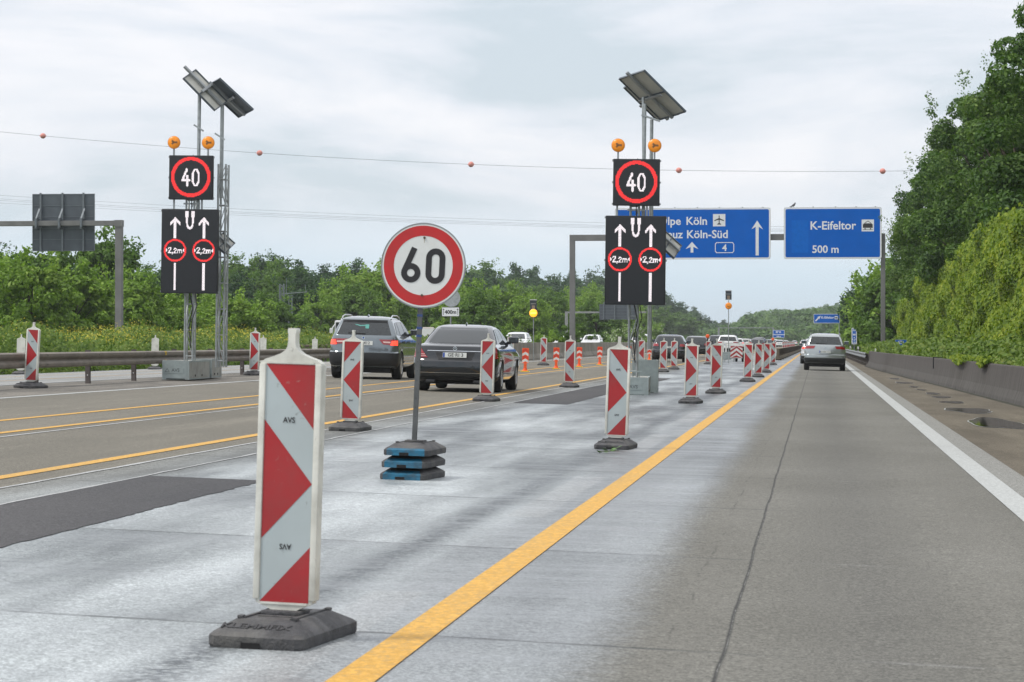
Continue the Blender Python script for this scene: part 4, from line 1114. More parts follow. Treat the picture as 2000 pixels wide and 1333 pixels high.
b.build('mounting_arm', None, t)
# small sign backs at the far left edge
Ys = 150.0; ss = F / Ys
t = thing('sign_back_panel', 'dark sign back on a post cut by the left frame edge', 'road sign', (0,0,0))
p0 = at(-22, 655, Ys); Wb, Hb = 41 / ss, 26 / ss
back_sign(t, Wb, Hb * 0.62, [Wb * 0.55], p0.x, Ys, EYE + (668-640)/ss + 0.0, two=False)
back_sign(t, Wb, Hb * 0.68, [Wb * 0.55], p0.x, Ys, EYE + (668-659)/ss, two=False)
b = MB().m(m_galv); b.tube((p0.x + Wb*0.55, Ys - 0.12, -0.6), (p0.x + Wb*0.55, Ys - 0.12, EYE + 1.1), 0.05); b.build('post', None, t)
# far gantry behind the right tower, seen from behind
Y3 = 262.0; s3 = F / Y3; z3 = lambda py: EYE + (668 - py) / s3; x3 = lambda px: at(px, 600, Y3).x
g = thing('sign_gantry', 'slim distant grey gantry behind the right tower, seen from behind', 'gantry')
b = MB().m(mat('distant_gantry', (0.24, 0.25, 0.24), rough=0.6)); x0 = x3(1106)
b.box(x0 - 0.13, x0 + 0.13, Y3, Y3 + 0.3, -0.3, z3(609)); b.box(x0 - 0.13, x3(1262), Y3 + 0.01, Y3 + 0.29, z3(612), z3(608.5)); b.build('frame', None, g)
t = thing('sign_back_panel', 'blue-grey sign back behind the legs of the right tower', 'road sign', (0, 0, 0))
back_sign(t, 71/s3, 30/s3, [8/s3, 30/s3, 55/s3], x3(1171), Y3 - 0.1, z3(624.5))
# distant blue signs
def far_sign(lab, px0, px1, py0, py1, Y, draw, post=None, cat='road sign'):
    s_ = F / Y; a = at(px0, py1, Y); W, H = (px1 - px0) / s_, (py1 - py0) / s_
    t = thing('direction_sign', lab, cat, a)
    b = sign_plate('p', W, H, t, None, r=0.04*H); b.m(m_signwhite); draw(b, W, H); b.build('sign_plate', None, t)
    b = MB().m(m_galv)
    for f_ in (post or [0.5]): b.tube((W*f_, 0.1, -a.z + gz(a.x) - 0.2), (W*f_, 0.1, H*0.8), 0.05 if W > 1 else 0.03, 8)
    b.build('post', None, t)
    return t
def d1(b, W, H):
    M = Matrix.Translation((W*0.165, -0.008, H*0.5)) @ Matrix.Rotation(R(45), 4, 'Y')
    arrow_ = MB(); b.add([(-0.05*W*0.5, 0, -H*0.36), (0.05*W*0.5, 0, -H*0.36), (0.05*W*0.5, 0, H*0.15), (-0.05*W*0.5, 0, H*0.15)], [(0,1,2,3)], M)
    b.add([(-0.065*W, -0.0005, H*0.02), (0, -0.0005, H*0.42), (0.065*W, -0.0005, H*0.02), (0, -0.0005, H*0.16)], [(0, 3, 2, 1)], M)
    b.text('K-Eifeltor', H*0.34, W*0.53, H*0.60, -0.009, bold=0.01)
    b.flat([(W*0.80, H*0.42), (W*0.92, H*0.42), (W*0.92, H*0.76), (W*0.80, H*0.76)], -0.009)
    b.m(m_black).flat([(W*0.82, H*0.51), (W*0.90, H*0.51), (W*0.90, H*0.64), (W*0.82, H*0.64)], -0.011)
t = far_sign('small blue exit sign reading K-Eifeltor with a slanted arrow, above the silver car', 1589, 1640, 613.5, 632, 300, d1, post=[0.97])
def d2(b, W, H):
    b.text('69', H*0.72, W*0.42, H*0.52, -0.009, bold=0.008); b.text(',2', H*0.5, W*0.68, H*0.45, -0.009, bold=0.006)
far_sign('little blue kilometre sign reading 69,2 in the greenery', 1748, 1770.5, 664, 675.5, 140, d2)
def d3(b, W, H):
    b.ribbon([(W*0.25, H*0.80), (W*0.35, H*0.92), (W*0.65, H*0.92), (W*0.8, H*0.80)], 0.03*H, -0.009)
    b.disc(W*0.5, H*0.83, H*0.04, -0.009, 12, H*0.02)
    b.flat([(W*0.08, H*0.665), (W*0.92, H*0.665), (W*0.92, H*0.68), (W*0.08, H*0.68)], -0.009)
    b.flat([(W*0.25, H*0.54), (W*0.75, H*0.54), (W*0.75, H*0.62), (W*0.25, H*0.62)], -0.009)
    for k in range(3): b.flat([(W*0.42, H*(0.08+k*0.14)), (W*0.58, H*(0.08+k*0.14)), (W*0.58, H*(0.17+k*0.14)), (W*0.42, H*(0.17+k*0.14))], -0.009)
    for sx in (0.06, 0.74):
        for k in (0.06, 0.25): b.flat([(W*sx, H*k), (W*(sx+0.2), H*k), (W*(sx+0.2), H*(k+0.1)), (W*sx, H*(k+0.1))], -0.009)
far_sign('tall narrow blue information sign on the right verge', 1663, 1673.5, 641, 673, 235, d3)
def d4(b, W, H):
    b.text('57', H*0.36, W*0.36, H*0.72, -0.009, bold=0.02); b.disc(W*0.62, H*0.72, H*0.13, -0.009, 16, H*0.07)
    b.text('Köln-Klettenberg', H*0.22, W*0.5, H*0.40, -0.009, bold=0.01); b.text('500 m', H*0.22, W*0.5, H*0.15, -0.009, bold=0.01)
far_sign('small distant blue sign with lines of white writing over the queue of cars', 1509.5, 1532, 645, 660, 420, d4, post=[0.1, 0.9])
# thin distant gantry across the road
g = thing('sign_gantry', 'faint far-off gantry beam crossing the road before the woods', 'gantry'); Yf = 640.0
b = MB().m(mat('faint_gantry', (0.22, 0.23, 0.24), rough=0.7)); xa_, xb_ = at(1402, 650, Yf).x, at(1512, 650, Yf).x
b.box(xa_, xb_, Yf, Yf + 0.4, at(1450, 641.5, Yf).z, at(1450, 640, Yf).z); b.box(xa_, xa_ + 0.4, Yf + 0.01, Yf + 0.39, -0.3, at(1450, 641.5, Yf).z); b.box(xb_ - 0.4, xb_, Yf + 0.01, Yf + 0.39, -0.3, at(1450, 641.5, Yf).z)
b.build('frame', None, g)

# width sign on the opposite verge "400m"
Yn = 150.0; sn = F / Yn
a = at(880, 618, Yn); t = thing('distance_sign', 'small white sign reading 400m between two arrows, below a round sign back', 'road sign', (a.x, a.y, 0))
W, H = 35 / sn, 18.5 / sn; zc = EYE + (668 - 609) / sn
b = MB().m(m_black).box(-W/2, W/2, 0, 0.03, zc - H/2, zc + H/2, c=0.01); b.m(m_signwhite).flat([(-W/2+0.02, zc-H/2+0.02), (W/2-0.02, zc-H/2+0.02), (W/2-0.02, zc+H/2-0.02), (-W/2+0.02, zc+H/2-0.02)], -0.003)
b.m(m_black).text('400m', H*0.55, 0, zc - 0.02, -0.006, bold=0.01)
for sx in (-1, 1): arrow_up(b, sx*W*0.40, zc - H*0.34, zc + H*0.36, 0.022, 0.06, 0.09, -0.006)
b.build('plate', None, t)
b = MB().m(m_galv); M = Matrix.Translation((0.05, 0.0, EYE + (668 - 582)/sn)) @ Matrix.Rotation(R(90), 4, 'X'); b.lathe([(0.46, 0), (0.47, 0.02)], M, 32); b.m(m_signwhite); zz = EYE + (668-578)/sn
b.ribbon([(-0.12, zz-0.05), (0.03, zz-0.05), (-0.045, zz+0.07)], 0.02, -0.025, closed=True); b.build('round_sign_back', None, t, smooth=30)
b = MB().m(m_galv); b.tube((0, 0.06, gz(a.x) - 0.2), (0, 0.06, zz + 0.3), 0.035); b.build('post', None, t)

# solar warning lamps on thin poles
def pole_lamp(lab, px, py_base, py_lamp, py_pan, Y, lit, r):
    s_ = F / Y; a = at(px, py_lamp, Y)
    t = thing('warning_beacon_lamp', lab, 'warning lamp', (a.x, a.y, 0), group='solar warning lamps on thin poles')
    g_ = gz(a.x); zl = a.z; b = MB().m(m_galv); b.tube((0, 0, g_), (0, 0, zl + (py_lamp - py_pan) / s_), 0.022, 8); b.build('pole', None, t)
    b = MB(); lamp_disc(b, m_lit if lit else m_amber, 0, zl, r, -0.06)
    if lit: b.m(m_litc).flat([(-r*0.7, zl-0.03), (r*0.7, zl-0.03), (r*0.7, zl+0.03), (-r*0.7, zl+0.03)], -0.106)
    else: b.m(m_ambdark).ribbon([(-r*0.4, zl), (0, zl - r*0.3), (r*0.4, zl)], 0.03, -0.106)
    b.build('lamp', None, t, smooth=40)
    zp = zl + (py_lamp - py_pan) / s_; b = MB(); M = Matrix.Translation((0.0, -0.05, zp)) @ Matrix.Rotation(R(20), 4, 'X')
    b.m(m_solar_dark).box(-0.165, 0.165, -0.02, 0.0, -0.26, 0.27, M, c=0.008); b.m(mat('panel_frame_light', (0.45, 0.46, 0.46), metal=0.4)).box(-0.17, 0.17, -0.03, 0.005, 0.24, 0.28, M); b.box(-0.12, 0.12, -0.024, -0.0205, 0.05, 0.09, M)
    b.m(mat('battery_box', (0.45, 0.36, 0.28))).box(-0.07, 0.07, -0.04, -0.021, -0.22, -0.02, M)
    b.build('solar_panel', None, t)
pole_lamp('lit yellow warning lamp on a thin pole behind the black saloon car', 1042, 690, 612, 596, 137, True, 0.20)
pole_lamp('unlit orange warning lamp on a thin pole rising from the chevron trailer', 1423, 700, 598, 577, 155, False, 0.185)

# chevron trailer
p = G(1430, 707); t = thing('chevron_trailer', 'low grey works trailer with red and white chevron board among the beacons', 'trailer', p, (0, TILT, R(3)))
b = MB().m(m_ballsteel); b.box(-0.62, 0.62, -0.3, 1.9, 0.42, 0.56, c=0.02); b.box(-0.60, -0.05, -0.32, 0.3, 0.12, 0.42, c=0.02); b.build('chassis', None, t)
b = MB().m(m_flexw); b.box(-0.12, 0.58, -0.40, -0.36, 0.22, 0.93, c=0.01)
b.m(m_red)
for z in (-0.02, 0.26, 0.54, 0.80):
    pts = [(-0.12, z), (0.23, z + 0.28), (0.58, z), (0.58, z + 0.13), (0.23, z + 0.41), (-0.12, z + 0.13)]
    pl_ = []
    for s_ in (0, 1):
        h = [(-0.12, z), (0.23, z+0.28), (0.23, z+0.41), (-0.12, z+0.13)] if s_ == 0 else [(0.23, z+0.28), (0.58, z), (0.58, z+0.13), (0.23, z+0.41)]
        h = [(x, min(0.92, max(0.23, zz))) for x, zz in h]; b.flat(h, -0.403)
b.build('chevron_board', None, t)
b = MB().m(m_flexw); b.box(-0.62, -0.50, -0.2, -0.1, 0.1, 1.2, c=0.01); b.box(-0.42, -0.34, -0.2, -0.1, 0.1, 1.1); b.box(-0.62, 1.2, -0.05, 0.05, 1.02, 1.1); b.box(-0.3, 1.0, 0.3, 1.6, 0.9, 1.0, c=0.03); b.build('upper_frame', None, t)
for x_ in (0.62, 0.25, 0.9):
    b = MB().m(mat('tyre_rubber', (0.02, 0.02, 0.021), rough=0.8, var=0.2)); M = Matrix.Translation((x_, 0.2, 0.25)) @ Matrix.Rotation(R(90), 4, 'Y'); b.lathe([(0.16, -0.07), (0.24, -0.06), (0.25, 0), (0.24, 0.06), (0.16, 0.07)], M); b.build('wheel', None, t, smooth=40)
for s_ in (-0.45, 0.1):
    b = MB().m(m_galv); b.tube((s_, -0.3, 0), (s_, -0.3, 0.45), 0.03); b.box(s_-0.12, s_+0.12, -0.4, -0.2, 0, 0.02); b.build('support_leg', None, t)

# roadside reflector posts on the right
for k, (px, py, Y, lab) in enumerate(((1711, 679, 150, 'white reflector post with pale cap behind the right barrier end'), (1646, 679, 250, 'little white reflector post right of the silver car roof'), (1676, 681, 215, 'pale reflector post beside the tall blue sign'), (1661, 683, 225, 'greenish reflector post left of the tall blue sign'))):
    a = at(px, py, Y); h = 1.05; t = thing('reflector_post', lab, 'post', (a.x, a.y, gz(a.x) - 0.02), group='reflector posts on the right verge')
    b = MB().m(m_flexw); b.prism([(-0.06, 0), (0.06, 0), (0.06, h-0.05), (0.02, h), (-0.04, h), (-0.06, h-0.05)], -0.05, 0.05); b.build('post_body', None, t)
    b = MB().m(m_black); b.box(-0.063, 0.063, -0.053, 0.053, h-0.42, h-0.20); b.m(m_flexw).box(-0.02, 0.02, -0.056, -0.0535, h-0.38, h-0.24); b.build('black_band', None, t)

# ------------------------------------------------------------------ power lines with marker balls
m_wire = mat('power_wire', (0.12, 0.13, 0.14), rough=0.6, metal=0.4)
m_ball = mat('marker_ball_red', (0.62, 0.24, 0.20), rough=0.6, var=0.1)
def cable(pts, Y0, Y1, r, lab, grp=None, bow=None):
    P = []
    xs = [q_[0] for q_ in pts]
    co = np.polyfit([q_[0] for q_ in pts], [q_[1] for q_ in pts], 2 if len(pts) > 2 else 1)
    for px in np.linspace(-900, 2800, 60):
        py = float(np.polyval(co, px)); f_ = (px + 900) / 3700
        P.append(at(px, py, Y0 + (Y1 - Y0) * f_))
    b = MB().m(m_wire); b.path(P, r, 5)
    o = tag(b.build('power_cable'), lab, 'cable', grp)
    return co
Yc = 300
bp = [(84, 266), (507, 299), (920, 321.5), (1326, 333.5), (1724, 334.5)]
co = cable(bp, Yc, Yc, 0.018, 'long thin cable carrying red marker balls across the sky')
BL = ['red marker ball on the sky cable, leftmost of five', 'red marker ball on the sky cable just right of the left display tower', 'red marker ball on the sky cable in the middle, above the 60 sign side', 'red marker ball on the sky cable just right of the right display tower', 'red marker ball on the sky cable nearest the right-hand trees']
b0 = None
for k, (px, py) in enumerate(bp):
    a = at(px, float(np.polyval(co, px)), Yc)
    if b0 is None:
        b = MB().m(m_ball); M = Matrix.Rotation(R(90), 4, 'Y')
        prof = [(max(0.01, math.cos(R(a_))) * 0.30, math.sin(R(a_)) * 0.31) for a_ in range(-84, 85, 12)]
        b.lathe([(0.03, -0.40)] + prof + [(0.03, 0.40)], M, 20); b0 = b.build('marker_ball', None, None, smooth=60); o = b0
    else: o = b0.copy(); COL.objects.link(o)
    o.location = a; tag(o, BL[k], 'marker ball', 'red marker balls on the sky cable')
for k, (ya, yb) in enumerate(((382, 436), (389, 441), (397, 446), (392, 443.5))):
    cable([(0, ya), (1190, yb), (1530, yb + 7)], 330 + k * 4, 330 + k * 4, 0.012, 'faint low power wire running behind the left gantry and signs', 'faint low wires across the sky')
# railway masts in the greenery
def lattice(lab, px, py0, py1, Y, w, arm=False):
    s_ = F / Y; a = at(px, py0, Y); zt = a.z; t = thing('lattice_mast', lab, 'mast', (a.x, a.y, 0), group='railway masts among the trees')
    b = MB().m(mat('mast_grey', (0.16, 0.19, 0.19), rough=0.6, metal=0.3)); truss(b, -w/2, w/2, -w/2, w/2, -1.0, zt, r=0.05, step=0.7)
    if arm: b.tube((-0.9, 0, zt + 0.1), (1.6, 0, zt + 0.3), 0.04); b.tube((-0.4, 0, zt), (-0.4, 0, zt + 1.6), 0.03); b.tube((1.5, 0, zt + 0.2), (1.4, 0, zt + 1.0), 0.03)
    b.build('lattice', None, t); return t
lattice('taller grey lattice mast among the trees beyond the median', 550.5, 555, 655, 250, 0.36)
lattice('thinner grey lattice mast with a cross arm, right of the taller one', 567.5, 577, 652, 265, 0.30, arm=True)
# ------------------------------------------------------------------ vehicles
m_glass = mat('tinted_car_glass', (0.018, 0.024, 0.027), rough=0.04, var=0.1, spec=0.8)
m_glass_side = mat('side_car_glass', (0.012, 0.016, 0.019), rough=0.03, var=0.1, spec=0.8)
m_tyre = mat('tyre_rubber', (0.018, 0.018, 0.019), rough=0.85, var=0.3, vs=6)
m_rim = mat('alloy_rim', (0.45, 0.46, 0.48), rough=0.25, metal=0.9)
m_plastic = mat('black_car_plastic', (0.013, 0.014, 0.016), rough=0.5, var=0.2, dirt=(0.035, 0.033, 0.03), dirt_amt=0.5, dirt_s=2)
m_chrome = mat('chrome_trim', (0.7, 0.71, 0.72), rough=0.12, metal=1.0)
m_tail = mat('tail_light_red', (0.30, 0.012, 0.016), rough=0.12, var=0.15, vs=20, coat=1.0)
m_brake = mat('lit_brake_light', (0.9, 0.05, 0.03), rough=0.2, emit=(1.0, 0.06, 0.03), es=1.3)
m_rev = mat('clear_light_strip', (0.65, 0.45, 0.42), rough=0.15)
m_plate = mat('plate_white', (0.60, 0.62, 0.60), rough=0.45)
m_euro = mat('plate_blue', (0.02, 0.07, 0.35), rough=0.4)
def carpaint(name, c, metal=0.5, rough=0.2):
    return mat(name, c, rough=rough, metal=metal, coat=1.0, var=0.03, dirt=tuple(min(1, x * 1.15 + 0.012) for x in c), dirt_amt=0.4, dirt_s=1.2)
NR, NC_, NS = 12, 5, 24
class Body:
    def __init__(s, L, lv): s.L, s.lv = L, lv
    def par(s, z):
        lv = s.lv
        if z <= lv[0][0]: return lv[0][1:]
        for a, b in zip(lv[:-1], lv[1:]):
            if z <= b[0]:
                f = (z - a[0]) / (b[0] - a[0]); return tuple(p + (q - p) * f for p, q in zip(a[1:], b[1:]))
        return lv[-1][1:]
    def rear(s, x, z, off=0.0):
        yr, yf, w, r, bow = s.par(z); k = w - r; ax = min(abs(x), w - 1e-4)
        if ax <= k: y = yr + bow * (ax / k) ** 2
        else: y = yr + bow + r - math.sqrt(max(0, r*r - (ax - k) ** 2))
        return (x, y - off, z + off * 0.25)
    def side(s, y, z, sg, off=0.0):
        w = s.par(z)[2]; return (sg * (w + off), y, z + off * 0.3)
    def ring(s, z):
        yr, yf, w, r, bow = s.par(z); k = w - r; P = []
        for i in range(NR + 1):
            x = -k + 2 * k * i / NR; P.append((x, yr + bow * (x / k) ** 2, z))
        for i in range(1, NC_ + 1):
            a = R(90) * i / NC_; P.append((k + r * math.sin(a), yr + bow + r - r * math.cos(a), z))
        ya, yb = yr + bow + r, yf - bow - r
        for i in range(1, NS + 1): P.append((w, ya + (yb - ya) * i / NS, z))
        for i in range(1, NC_ + 1):
            a = R(90) * i / NC_; P.append((k + r * math.cos(a), yb + r * math.sin(a), z))
        for i in range(1, NR + 1):
            x = k - 2 * k * i / NR; P.append((x, yf - bow * (x / k) ** 2, z))
        for i in range(1, NC_ + 1):
            a = R(90) * i / NC_; P.append((-k - r * math.sin(a), yb + r * math.cos(a), z))
        for i in range(1, NS + 1): P.append((-w, yb + (ya - yb) * i / NS, z))
        for i in range(1, NC_):
            a = R(90) * i / NC_; P.append((-k - r * math.cos(a), ya - r * math.sin(a), z))
        return P
    def shell(s, mt):
        b = MB().m(mt); rings = []; zs = []
        for a, c in zip(s.lv[:-1], s.lv[1:]):
            n = max(1, int((c[0] - a[0]) / 0.06)); zs += [a[0] + (c[0] - a[0]) * k / n for k in range(n)]
        zs.append(s.lv[-1][0])
        V = []; n = 0
        for z in zs: r_ = s.ring(z); n = len(r_); V += r_
        fs = []
        for j in range(len(zs) - 1):
            for k in range(n): fs.append((j*n+k, j*n+(k+1) % n, (j+1)*n+(k+1) % n, (j+1)*n+k))
        fs.append(tuple(range(n))[::-1]); fs.append(tuple(range((len(zs)-1)*n, len(zs)*n)))
        b.add(V, fs); return b
    def rpatch(s, b, quad, off=0.006, n=8, m=3):
        """curved decal on the rear; quad = 4 (x,z) corners bl, br, tr, tl"""
        (ax, az), (bx, bz), (cx, cz), (dx, dz) = quad; V = []
        for j in range(m + 1):
            v = j / m
            for i in range(n + 1):
                u = i / n
                x = (ax*(1-u)+bx*u)*(1-v) + (dx*(1-u)+cx*u)*v; z = (az*(1-u)+bz*u)*(1-v) + (dz*(1-u)+cz*u)*v
                V.append(s.rear(x, z, off))
        b.add(V, [(j*(n+1)+i, j*(n+1)+i+1, (j+1)*(n+1)+i+1, (j+1)*(n+1)+i) for j in range(m) for i in range(n)]); return b
    def spatch(s, b, quad, sg, off=0.006, n=6, m=4):
        """decal on a side; quad = 4 (y,z) corners rear-low, front-low, front-top, rear-top"""
        (ax, az), (bx, bz), (cx, cz), (dx, dz) = quad; V = []
        for j in range(m + 1):
            v = j / m
            for i in range(n + 1):
                u = i / n
                y = (ax*(1-u)+bx*u)*(1-v) + (dx*(1-u)+cx*u)*v; z = (az*(1-u)+bz*u)*(1-v) + (dz*(1-u)+cz*u)*v
                V.append(s.side(y, z, sg, off))
        F_ = [(j*(n+1)+i, j*(n+1)+i+1, (j+1)*(n+1)+i+1, (j+1)*(n+1)+i) for j in range(m) for i in range(n)]
        b.add(V, F_ if sg > 0 else [f[::-1] for f in F_]); return b
    def band(s, b, i0, i1, za, zb, off=0.006, m=4):
        """patch following ring points i0..i1 between two heights (wraps the corners)"""
        V = []; n = i1 - i0
        for j in range(m + 1):
            z = za + (zb - za) * j / m; P = s.ring(z); N = len(P)
            for i in range(i0, i1 + 1):
                p, q, r_ = Vector(P[(i - 1) % N]), Vector(P[i % N]), Vector(P[(i + 1) % N]); t = (r_ - p).normalized()
                V.append(q + Vector((t.y, -t.x, 0.15)) * off)
        b.add(V, [(j*(n+1)+i, j*(n+1)+i+1, (j+1)*(n+1)+i+1, (j+1)*(n+1)+i) for j in range(m) for i in range(n)]); return b
def wheel(t, x, y, r, w, near=True, rimm=None):
    sg = 1 if x > 0 else -1
    M = Matrix.Translation((x, y, r)) @ Matrix.Rotation(R(90) * sg, 4, 'Y')
    b = MB().m(m_tyre).lathe([(r*0.62, -w), (r*0.93, -w), (r, -w*0.85), (r, -w*0.12), (r*0.94, 0), (r*0.66, 0.004), (r*0.64, -0.02)], M, 28)
    o = b.build('wheel', None, t, smooth=40)
    b = MB().m(rimm or m_rim).lathe([(r*0.66, -0.004), (r*0.60, 0.002), (r*0.58, -0.03)], M, 28)
    b.lathe([(r*0.14, -0.03), (r*0.13, -0.002), (0.01, 0.0)], M, 14)
    for k in range(5 if near else 0):
        for d in (-0.13, 0.13):
            a = 2*math.pi*k/5 + d; c0, s0 = math.cos(a), math.sin(a); px, py = -s0*0.018, c0*0.018
            b.add([(c0*r*0.12+px, s0*r*0.12+py, -0.004), (c0*r*0.12-px, s0*r*0.12-py, -0.004), (c0*r*0.6-px, s0*r*0.6-py, -0.006), (c0*r*0.6+px, s0*r*0.6+py, -0.006)], [(0,1,2,3)], M)
    b.m(m_hole).lathe([(r*0.58, -0.031), (r*0.57, -0.030)], M, 20)
    b.build('rim', None, o, smooth=30)
def cut_arches(o, cuts):
    """open the wheel arches of a body shell"""
    mc = MB().m(m_hole)
    for x, y, z, r in cuts:
        sg = 1 if x > 0 else -1; M = Matrix.Translation((x, y, z)) @ Matrix.Rotation(R(90) * sg, 4, 'Y')
        mc.lathe([(r, -0.34), (r, 0.3)], M, 32)
    c = mc.build('cutter', None)
    o.data.materials.append(m_hole)
    md = o.modifiers.new('cut', 'BOOLEAN'); md.object = c; md.operation = 'DIFFERENCE'; md.solver = 'EXACT'
    try: md.material_mode = 'TRANSFER'
    except Exception: pass
    dg = bpy.context.evaluated_depsgraph_get(); dg.update()
    me = bpy.data.meshes.new_from_object(o.evaluated_get(dg)); o.modifiers.clear()
    old = o.data; o.data = me; bpy.data.meshes.remove(old); me.name = 'body'
    bpy.data.objects.remove(c)
    me.polygons.foreach_set('use_smooth', [True] * len(me.polygons)); me.set_sharp_from_angle(angle=R(32))

def car(name, label, cat, spec, paint, near=True, plate='', brake=False, group=None):
    S = spec; B_ = Body(S['L'], S['lv']); t = thing(name, label, cat, group=group)
    b = B_.shell(paint); o = b.build('body', None, t, smooth=32)
    if near: cut_arches(o, [(sg * (S['lv'][2][3] + 0.02), y, S['wr'] * 1.0, S['wr'] + 0.055) for sg in (-1, 1) for y in S['ax']])
    for sg in (-1, 1):
        for y in S['ax']: wheel(t, sg * (S['tw']), y, S['wr'], 0.23, near)
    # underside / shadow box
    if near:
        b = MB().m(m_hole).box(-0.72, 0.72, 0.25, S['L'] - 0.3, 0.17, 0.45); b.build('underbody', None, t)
    zb0, zb1 = S['bump']
    if S.get('cladding', True):
        b = MB().m(m_plastic); N0 = NR + NC_ + (2 if near else 6)
        B_.band(b, -(NC_ + 2), N0, zb0, zb1, 0.010, 6); b.build('bumper', None, t, smooth=35)
    # rear window
    g0, g1 = S['glass']
    wa, wb_ = B_.par(g0)[2], B_.par(g1)[2]
    b = MB().m(m_glass); B_.rpatch(b, [(-wa + 0.11, g0), (wa - 0.11, g0), (wb_ - 0.10, g1), (-wb_ + 0.10, g1)], 0.006, 12, 6)
    rw = b.build('rear_window', None, t, smooth=40)
    if near:
        b = MB().m(m_plastic); x0 = S.get('wiper', None)
        if x0:
            p0, p1 = B_.rear(0.05, g0 + 0.03, 0.02), B_.rear(-0.42, g0 + 0.05, 0.02); b.tube(p0, p1, 0.010, 6); b.build('wiper', None, rw)
    # side windows: list of (y,z) quads
    for sg in (-1, 1):
        for qd in S['side']:
            b = MB().m(m_glass_side); B_.spatch(b, qd, sg); b.build('side_window', None, t, smooth=40)
    # windscreen
    ws = S['ws']; b = MB().m(m_glass)
    P = []
    for j in range(5):
        z = ws[0] + (ws[1] - ws[0]) * j / 4; yr, yf, w, r, bow = B_.par(z)
        for i in range(9):
            x = (-1 + 2 * i / 8) * (w - r * 0.9); P.append((x, yf - bow * (x / w) ** 2 + 0.008, z + 0.006))
    b.add(P, [(j*9+i+1, j*9+i, (j+1)*9+i, (j+1)*9+i+1) for j in range(4) for i in range(8)]); b.build('windscreen', None, t, smooth=40)
    # lamps
    for sg in (-1, 1):
        b = MB().m(m_tail)
        for qd in S['tail']:
            q_ = [(sg * x, z) for x, z in qd]
            if sg < 0: q_ = [q_[1], q_[0], q_[3], q_[2]]
            B_.rpatch(b, q_, 0.012, 6, 2)
        if S.get('tailside'):
            B_.spatch(b, S['tailside'], sg, 0.012, 3, 2)
        if near:
            b.m(m_rev)
            for qd in S.get('tailstrip', []):
                q_ = [(sg * x, z) for x, z in qd]
                if sg < 0: q_ = [q_[1], q_[0], q_[3], q_[2]]
                B_.rpatch(b, q_, 0.016, 4, 1)
        if brake:
            b.m(m_brake)
            for qd in S['lit']:
                q_ = [(sg * x, z) for x, z in qd]
                if sg < 0: q_ = [q_[1], q_[0], q_[3], q_[2]]
                B_.rpatch(b, q_, 0.018, 6, 3)
        b.build('tail_light', None, t, smooth=40)
        b = MB().m(m_revg if False else m_plate); z_ = S['head']; yr, yf, w, r, bow = B_.par(z_); 
        b.box(sg*(w-0.30)-0.14, sg*(w-0.30)+0.14, yf - 0.12, yf - 0.03 + 0.04, z_ - 0.07, z_ + 0.06, c=0.02); b.build('headlight', None, t)
        b = MB().m(paint); w0 = B_.par(S['glass'][0])[2]; ym = S['mirror']
        b.box(sg*(w0+0.13)-0.11, sg*(w0+0.13)+0.11, ym, ym+0.12, S['glass'][0]+0.02, S['glass'][0]+0.17, c=0.03)
        b.m(m_plastic).box(sg*(w0+0.01)-0.05, sg*(w0+0.01)+0.05, ym+0.02, ym+0.1, S['glass'][0]-0.0, S['glass'][0]+0.06)
        b.m(m_glass).box(sg*(w0+0.13)-0.09, sg*(w0+0.13)+0.09, ym-0.003, ym+0.002, S['glass'][0]+0.04, S['glass'][0]+0.15)
        b.build('mirror', None, t, smooth=40)
    # plate
    pz = S['plate']; y0 = B_.rear(0, pz, 0.0)[1]
    if S.get('recess'):
        b = MB().m(m_plastic if S['recess'] == 'dark' else paint)
        B_.rpatch(b, S['recess_q'], 0.007, 8, 2); b.build('plate_recess', None, t)
    b = MB().m(m_plate); T = S.get('ptilt', 0.0)
    M = Matrix.Translation((0, y0 - 0.028, pz)) @ Matrix.Rotation(R(-T), 4, 'X')
    b.box(-0.26, 0.26, -0.004, 0.004, -0.055, 0.055, M, c=0.002)
    b.m(m_euro).add([(-0.255, -0.0055, -0.05), (-0.215, -0.0055, -0.05), (-0.215, -0.0055, 0.05), (-0.255, -0.0055, 0.05)], [(0,1,2,3)], M)
    if plate: b.m(m_black).text(plate, 0.105, 0.02, 0.0, -0.007, bold=0.001, M=M, spacing=1.05)
    b.build('number_plate', None, t)
    return t, B_
